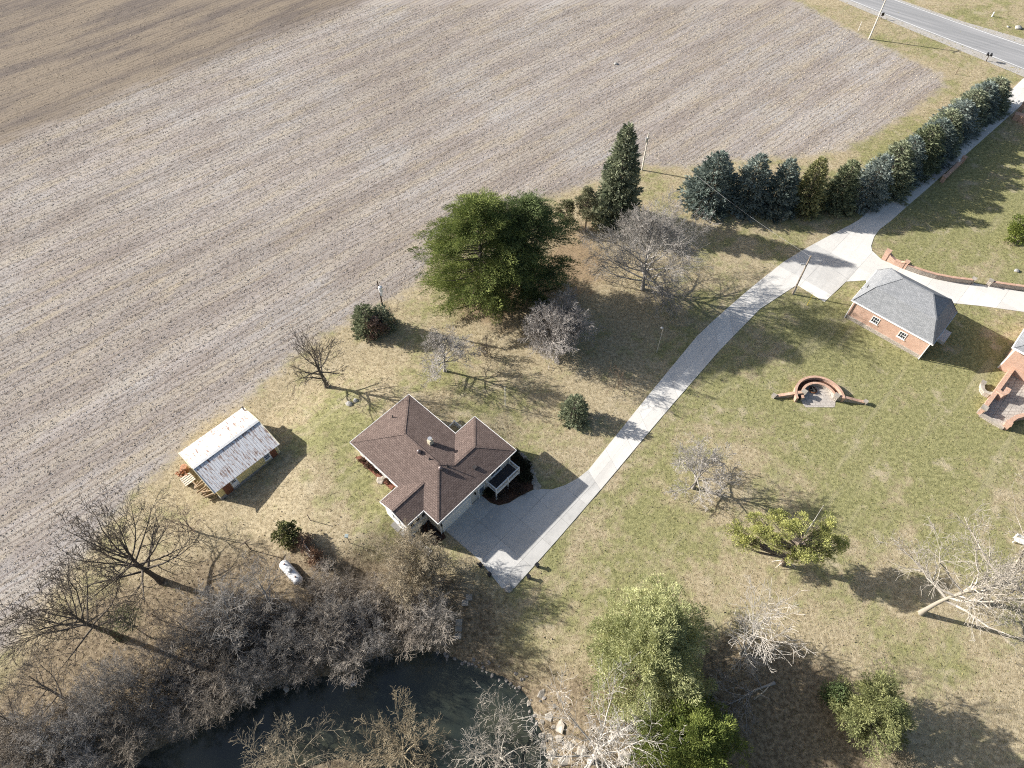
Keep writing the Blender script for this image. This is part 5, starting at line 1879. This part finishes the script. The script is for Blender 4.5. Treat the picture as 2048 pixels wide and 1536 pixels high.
# propane tank
pt = sight(586, 1150)
a_ = sight(600, 1166) - sight(572, 1134)
tank = thing('propane_tank', 'white domestic propane tank lying on the grass above the thicket', 'tank', (*pt, 0), math.atan2(a_[1], a_[0]))
Lt, rt_ = 1.15, .52
tb = MB()
N = 18
ring = []
prof = [(-Lt - .45, .02), (-Lt - .42, .22), (-Lt - .30, .40), (-Lt - .12, .52), (-Lt, rt_), (Lt, rt_), (Lt + .12, .52), (Lt + .30, .40), (Lt + .42, .22), (Lt + .45, .02)]
v = [(x, r * math.cos(2 * math.pi * k / N), .75 + r * math.sin(2 * math.pi * k / N)) for x, r in prof for k in range(N)]
f = [(j * N + k, (j + 1) * N + k, (j + 1) * N + (k + 1) % N, j * N + (k + 1) % N) for j in range(len(prof) - 1) for k in range(N)]
part('vessel', MB().add(v, [q[::-1] for q in f]), 'tank_white', tank, smooth=True)
part('valve_dome', MB().cyl((0, 0, 1.25), (0, 0, 1.42), .22, .22, 12).dome((0, 0, 1.42), .22, .1, 12, 3), 'galv', tank)
for x in (-.95, .95):
    part('leg', MB().box(x - .1, x + .1, -.45, .45, -.1, .3), 'concrete_grey', tank)
    part('lug', MB().box(x - .03, x + .03, -.08, .08, 1.28, 1.42), 'rust', tank)


# clothesline posts, feeder
for lab, b in (('clothesline T-post between shed and propane tank', (502, 1100)), ('clothesline T-post beyond the smoky green sapling', (320, 1240))):
    g = G(*b)
    o = thing('clothesline_post', lab, 'post', g, R(40), 'clothesline posts')
    part('post', MB().cyl((0, 0, -.2), (0, 0, 2.1), .05), 'dark_pole', o)
    part('crossbar', MB().bar((-.55, 0, 2.05), (.55, 0, 2.05), .07, .07), 'dark_pole', o)
g = G(700, 1086)
o = thing('bird_feeder', 'blue-grey bird feeder on a thin pole left of the side walk', 'bird feeder', g)
part('pole', MB().cyl((0, 0, -.2), (0, 0, 1.9), .035), 'dark_pole', o)
part('house', MB().box(-.13, .13, -.13, .13, 1.6, 1.85), 'blue_grey', o)
part('roof', MB().prism([(-.18, -.18), (.18, -.18), (.18, .18), (-.18, .18)], 1.851, 1.92), 'blue_grey', o)
g = G(621, 1041)
o = thing('thin_post', 'thin dark post on the lawn below the shed shadow', 'post', g)
part('shaft', MB().cyl((0, 0, -.2), (0, 0, 1.3), .04), 'dark_pole', o)
part('cap', MB().cyl((0, 0, 1.3), (0, 0, 1.36), .07), 'dark_pole', o)

# path lights round the apron tip
for k, (q, lab) in enumerate([((961, 1133), 'black path light on the left edge of the apron, upper one'), ((979, 1152), 'black path light on the left edge of the apron, lower one'),
                              ((1074, 1133), 'black path light on the right edge of the apron, upper one'), ((1057, 1156), 'black path light on the right edge of the apron, lower one')]):
    g = G(*q)
    o = thing('path_light', lab, 'lamp', g, R(45), 'path lights round the apron tip')
    part('post', MB().box(-.12, .12, -.12, .12, -.1, .55), 'black', o)
    part('cap', MB().box(-.2, .2, -.2, .2, .552, .62), 'black', o)

# things behind the shed
zs = lambda x, y: (320 + x / 5.909, 780 + y / 5.909)
g = G(*zs(345, 1075))
pal = thing('pallet', 'whitewashed wooden pallet lying by the shed end wall', 'pallet', g, STH)
for k in range(5):
    part('slat', MB().box(-.62, .62, -.62 + k * .27, -.44 + k * .27, .40, .44), 'pallet_wood', pal)
for x in (-.58, 0, .5):
    part('bearer', MB().box(x, x + .08, -.62, .62, .27, .398), 'pallet_wood', pal)
part('crate', MB().box(-.5, .5, -.5, .5, -.05, .268), 'log', pal)
g = G(*zs(290, 985))
kg = thing('brick_stack', 'heap of orange bricks and a barrel by the shed corner', 'bricks', g, STH)
part('barrel', MB().cyl((.35, .2, -.1), (.35, .2, .85), .38, .36, 14), 'orange', kg)
rk = np.random.default_rng(4)
for k in range(34):
    x, y, z = rk.uniform(-.6, .25), rk.uniform(-.55, .5), rk.uniform(.05, .5)
    d = rk.normal(size=3)
    d[2] *= .3
    d /= np.linalg.norm(d)
    part('brick', MB().bar((x, y, z), (x + d[0] * .26, y + d[1] * .26, z + d[2] * .2), .14, .10), 'orange' if k % 3 else 'rust', kg)
base = np.array(zs(430, 1110)), np.array(zs(640, 1285))
for k in range(16):
    t = (k + .5) / 16
    q = base[0] + (base[1] - base[0]) * t + rk.normal(0, 1.0, 2)
    g = G(*q)
    a = STH + rk.normal(0, .7)
    L = rk.uniform(.3, .6)
    z = g[2] + .12 + rk.uniform(0, .35)
    o = thing('log', 'cut log in the firewood row along the shed end wall', 'log', (g[0], g[1], z), a, 'firewood by the shed')
    part('stem', MB().cyl((-L, 0, 0), (L, 0, rk.normal(0, .08)), .11, .10, 9), 'log', o)
    part('cut_end', MB().cyl((L, 0, 0), (L + .012, 0, 0), .095, .09, 9), 'log_end', o)
    part('cut_end', MB().cyl((-L - .012, 0, 0), (-L, 0, 0), .095, .09, 9), 'log_end', o)

# car at the right edge of the drive
gc = sight(2066, 172)
car = thing('car', 'black car on the upper drive, cut off by the right edge', 'car', (*gc, .05), R(48))
st = [(-2.3, .45, .72, .72), (-2.2, .38, .86, .86), (-1.2, .30, .95, .90), (-.9, .30, 1.0, .90), (.8, .30, 1.0, .90), (1.2, .30, .95, .90), (2.15, .34, .80, .84), (2.3, .45, .68, .70)]
v, f = [], []
for x, z0, z1_, w in st:
    v += [(x, -w, z0), (x, -w, (z0 + z1_) / 2), (x, -w * .93, z1_), (x, w * .93, z1_), (x, w, (z0 + z1_) / 2), (x, w, z0)]
for j in range(len(st) - 1):
    for k in range(6):
        f.append((6 * j + k, 6 * j + (k + 1) % 6, 6 * j + 6 + (k + 1) % 6, 6 * j + 6 + k))
f += [(0, 1, 2, 3, 4, 5), tuple(range(6 * len(st) - 6, 6 * len(st)))[::-1]]
part('body', MB().add(v, f), 'car_paint', car, smooth=False)
part('cabin', MB().add([(-1.75, -.8, .97), (1.0, -.8, .97), (1.0, .8, .97), (-1.75, .8, .97), (-1.2, -.64, 1.46), (.25, -.64, 1.46), (.25, .64, 1.46), (-1.2, .64, 1.46)],
                       [(3, 2, 1, 0), (4, 5, 6, 7), (0, 1, 5, 4), (1, 2, 6, 5), (2, 3, 7, 6), (3, 0, 4, 7)]), 'dark_glass', car)
part('roof', MB().box(-1.2, .25, -.63, .63, 1.461, 1.50), 'car_paint', car)
for x in (-1.4, 1.4):
    for y in (-.88, .88):
        w_ = part('wheel', MB().cyl((x, y - .1, .33), (x, y + .1, .33), .33, .33, 16), 'tyre', car)
        part('rim', MB().cyl((x, y - .115, .33), (x, y + .115, .33), .2, .2, 12), 'galv', w_)
for y in (-.6, .6):
    part('headlight', MB().box(2.15, 2.29, y - .2, y + .2, .60, .70), 'tank_white', car)
    part('tail_light', MB().box(-2.29, -2.2, y - .2, y + .2, .65, .75), 'rust', car)

# white covered frame at the right edge
g = sight(2042, 1088)
sw = thing('garden_bench', 'white slatted garden bench at the right edge among pale branches', 'bench', (*g, 0), R(-30))
for k in range(5):
    part('slat', MB().box(-.9, .9, -.3 + k * .13, -.2 + k * .13, .44, .47), 'white_paint', sw)
for k in range(3):
    part('back_slat', MB().box(-.9, .9, .36, .40, .55 + k * .14, .65 + k * .14), 'white_paint', sw)
for x in (-.8, .8):
    for y in (-.26, .32):
        part('leg', MB().box(x - .04, x + .04, y - .04, y + .04, -.1, .44 if y < 0 else .98), 'white_paint', sw)

scene.render.engine = 'CYCLES'
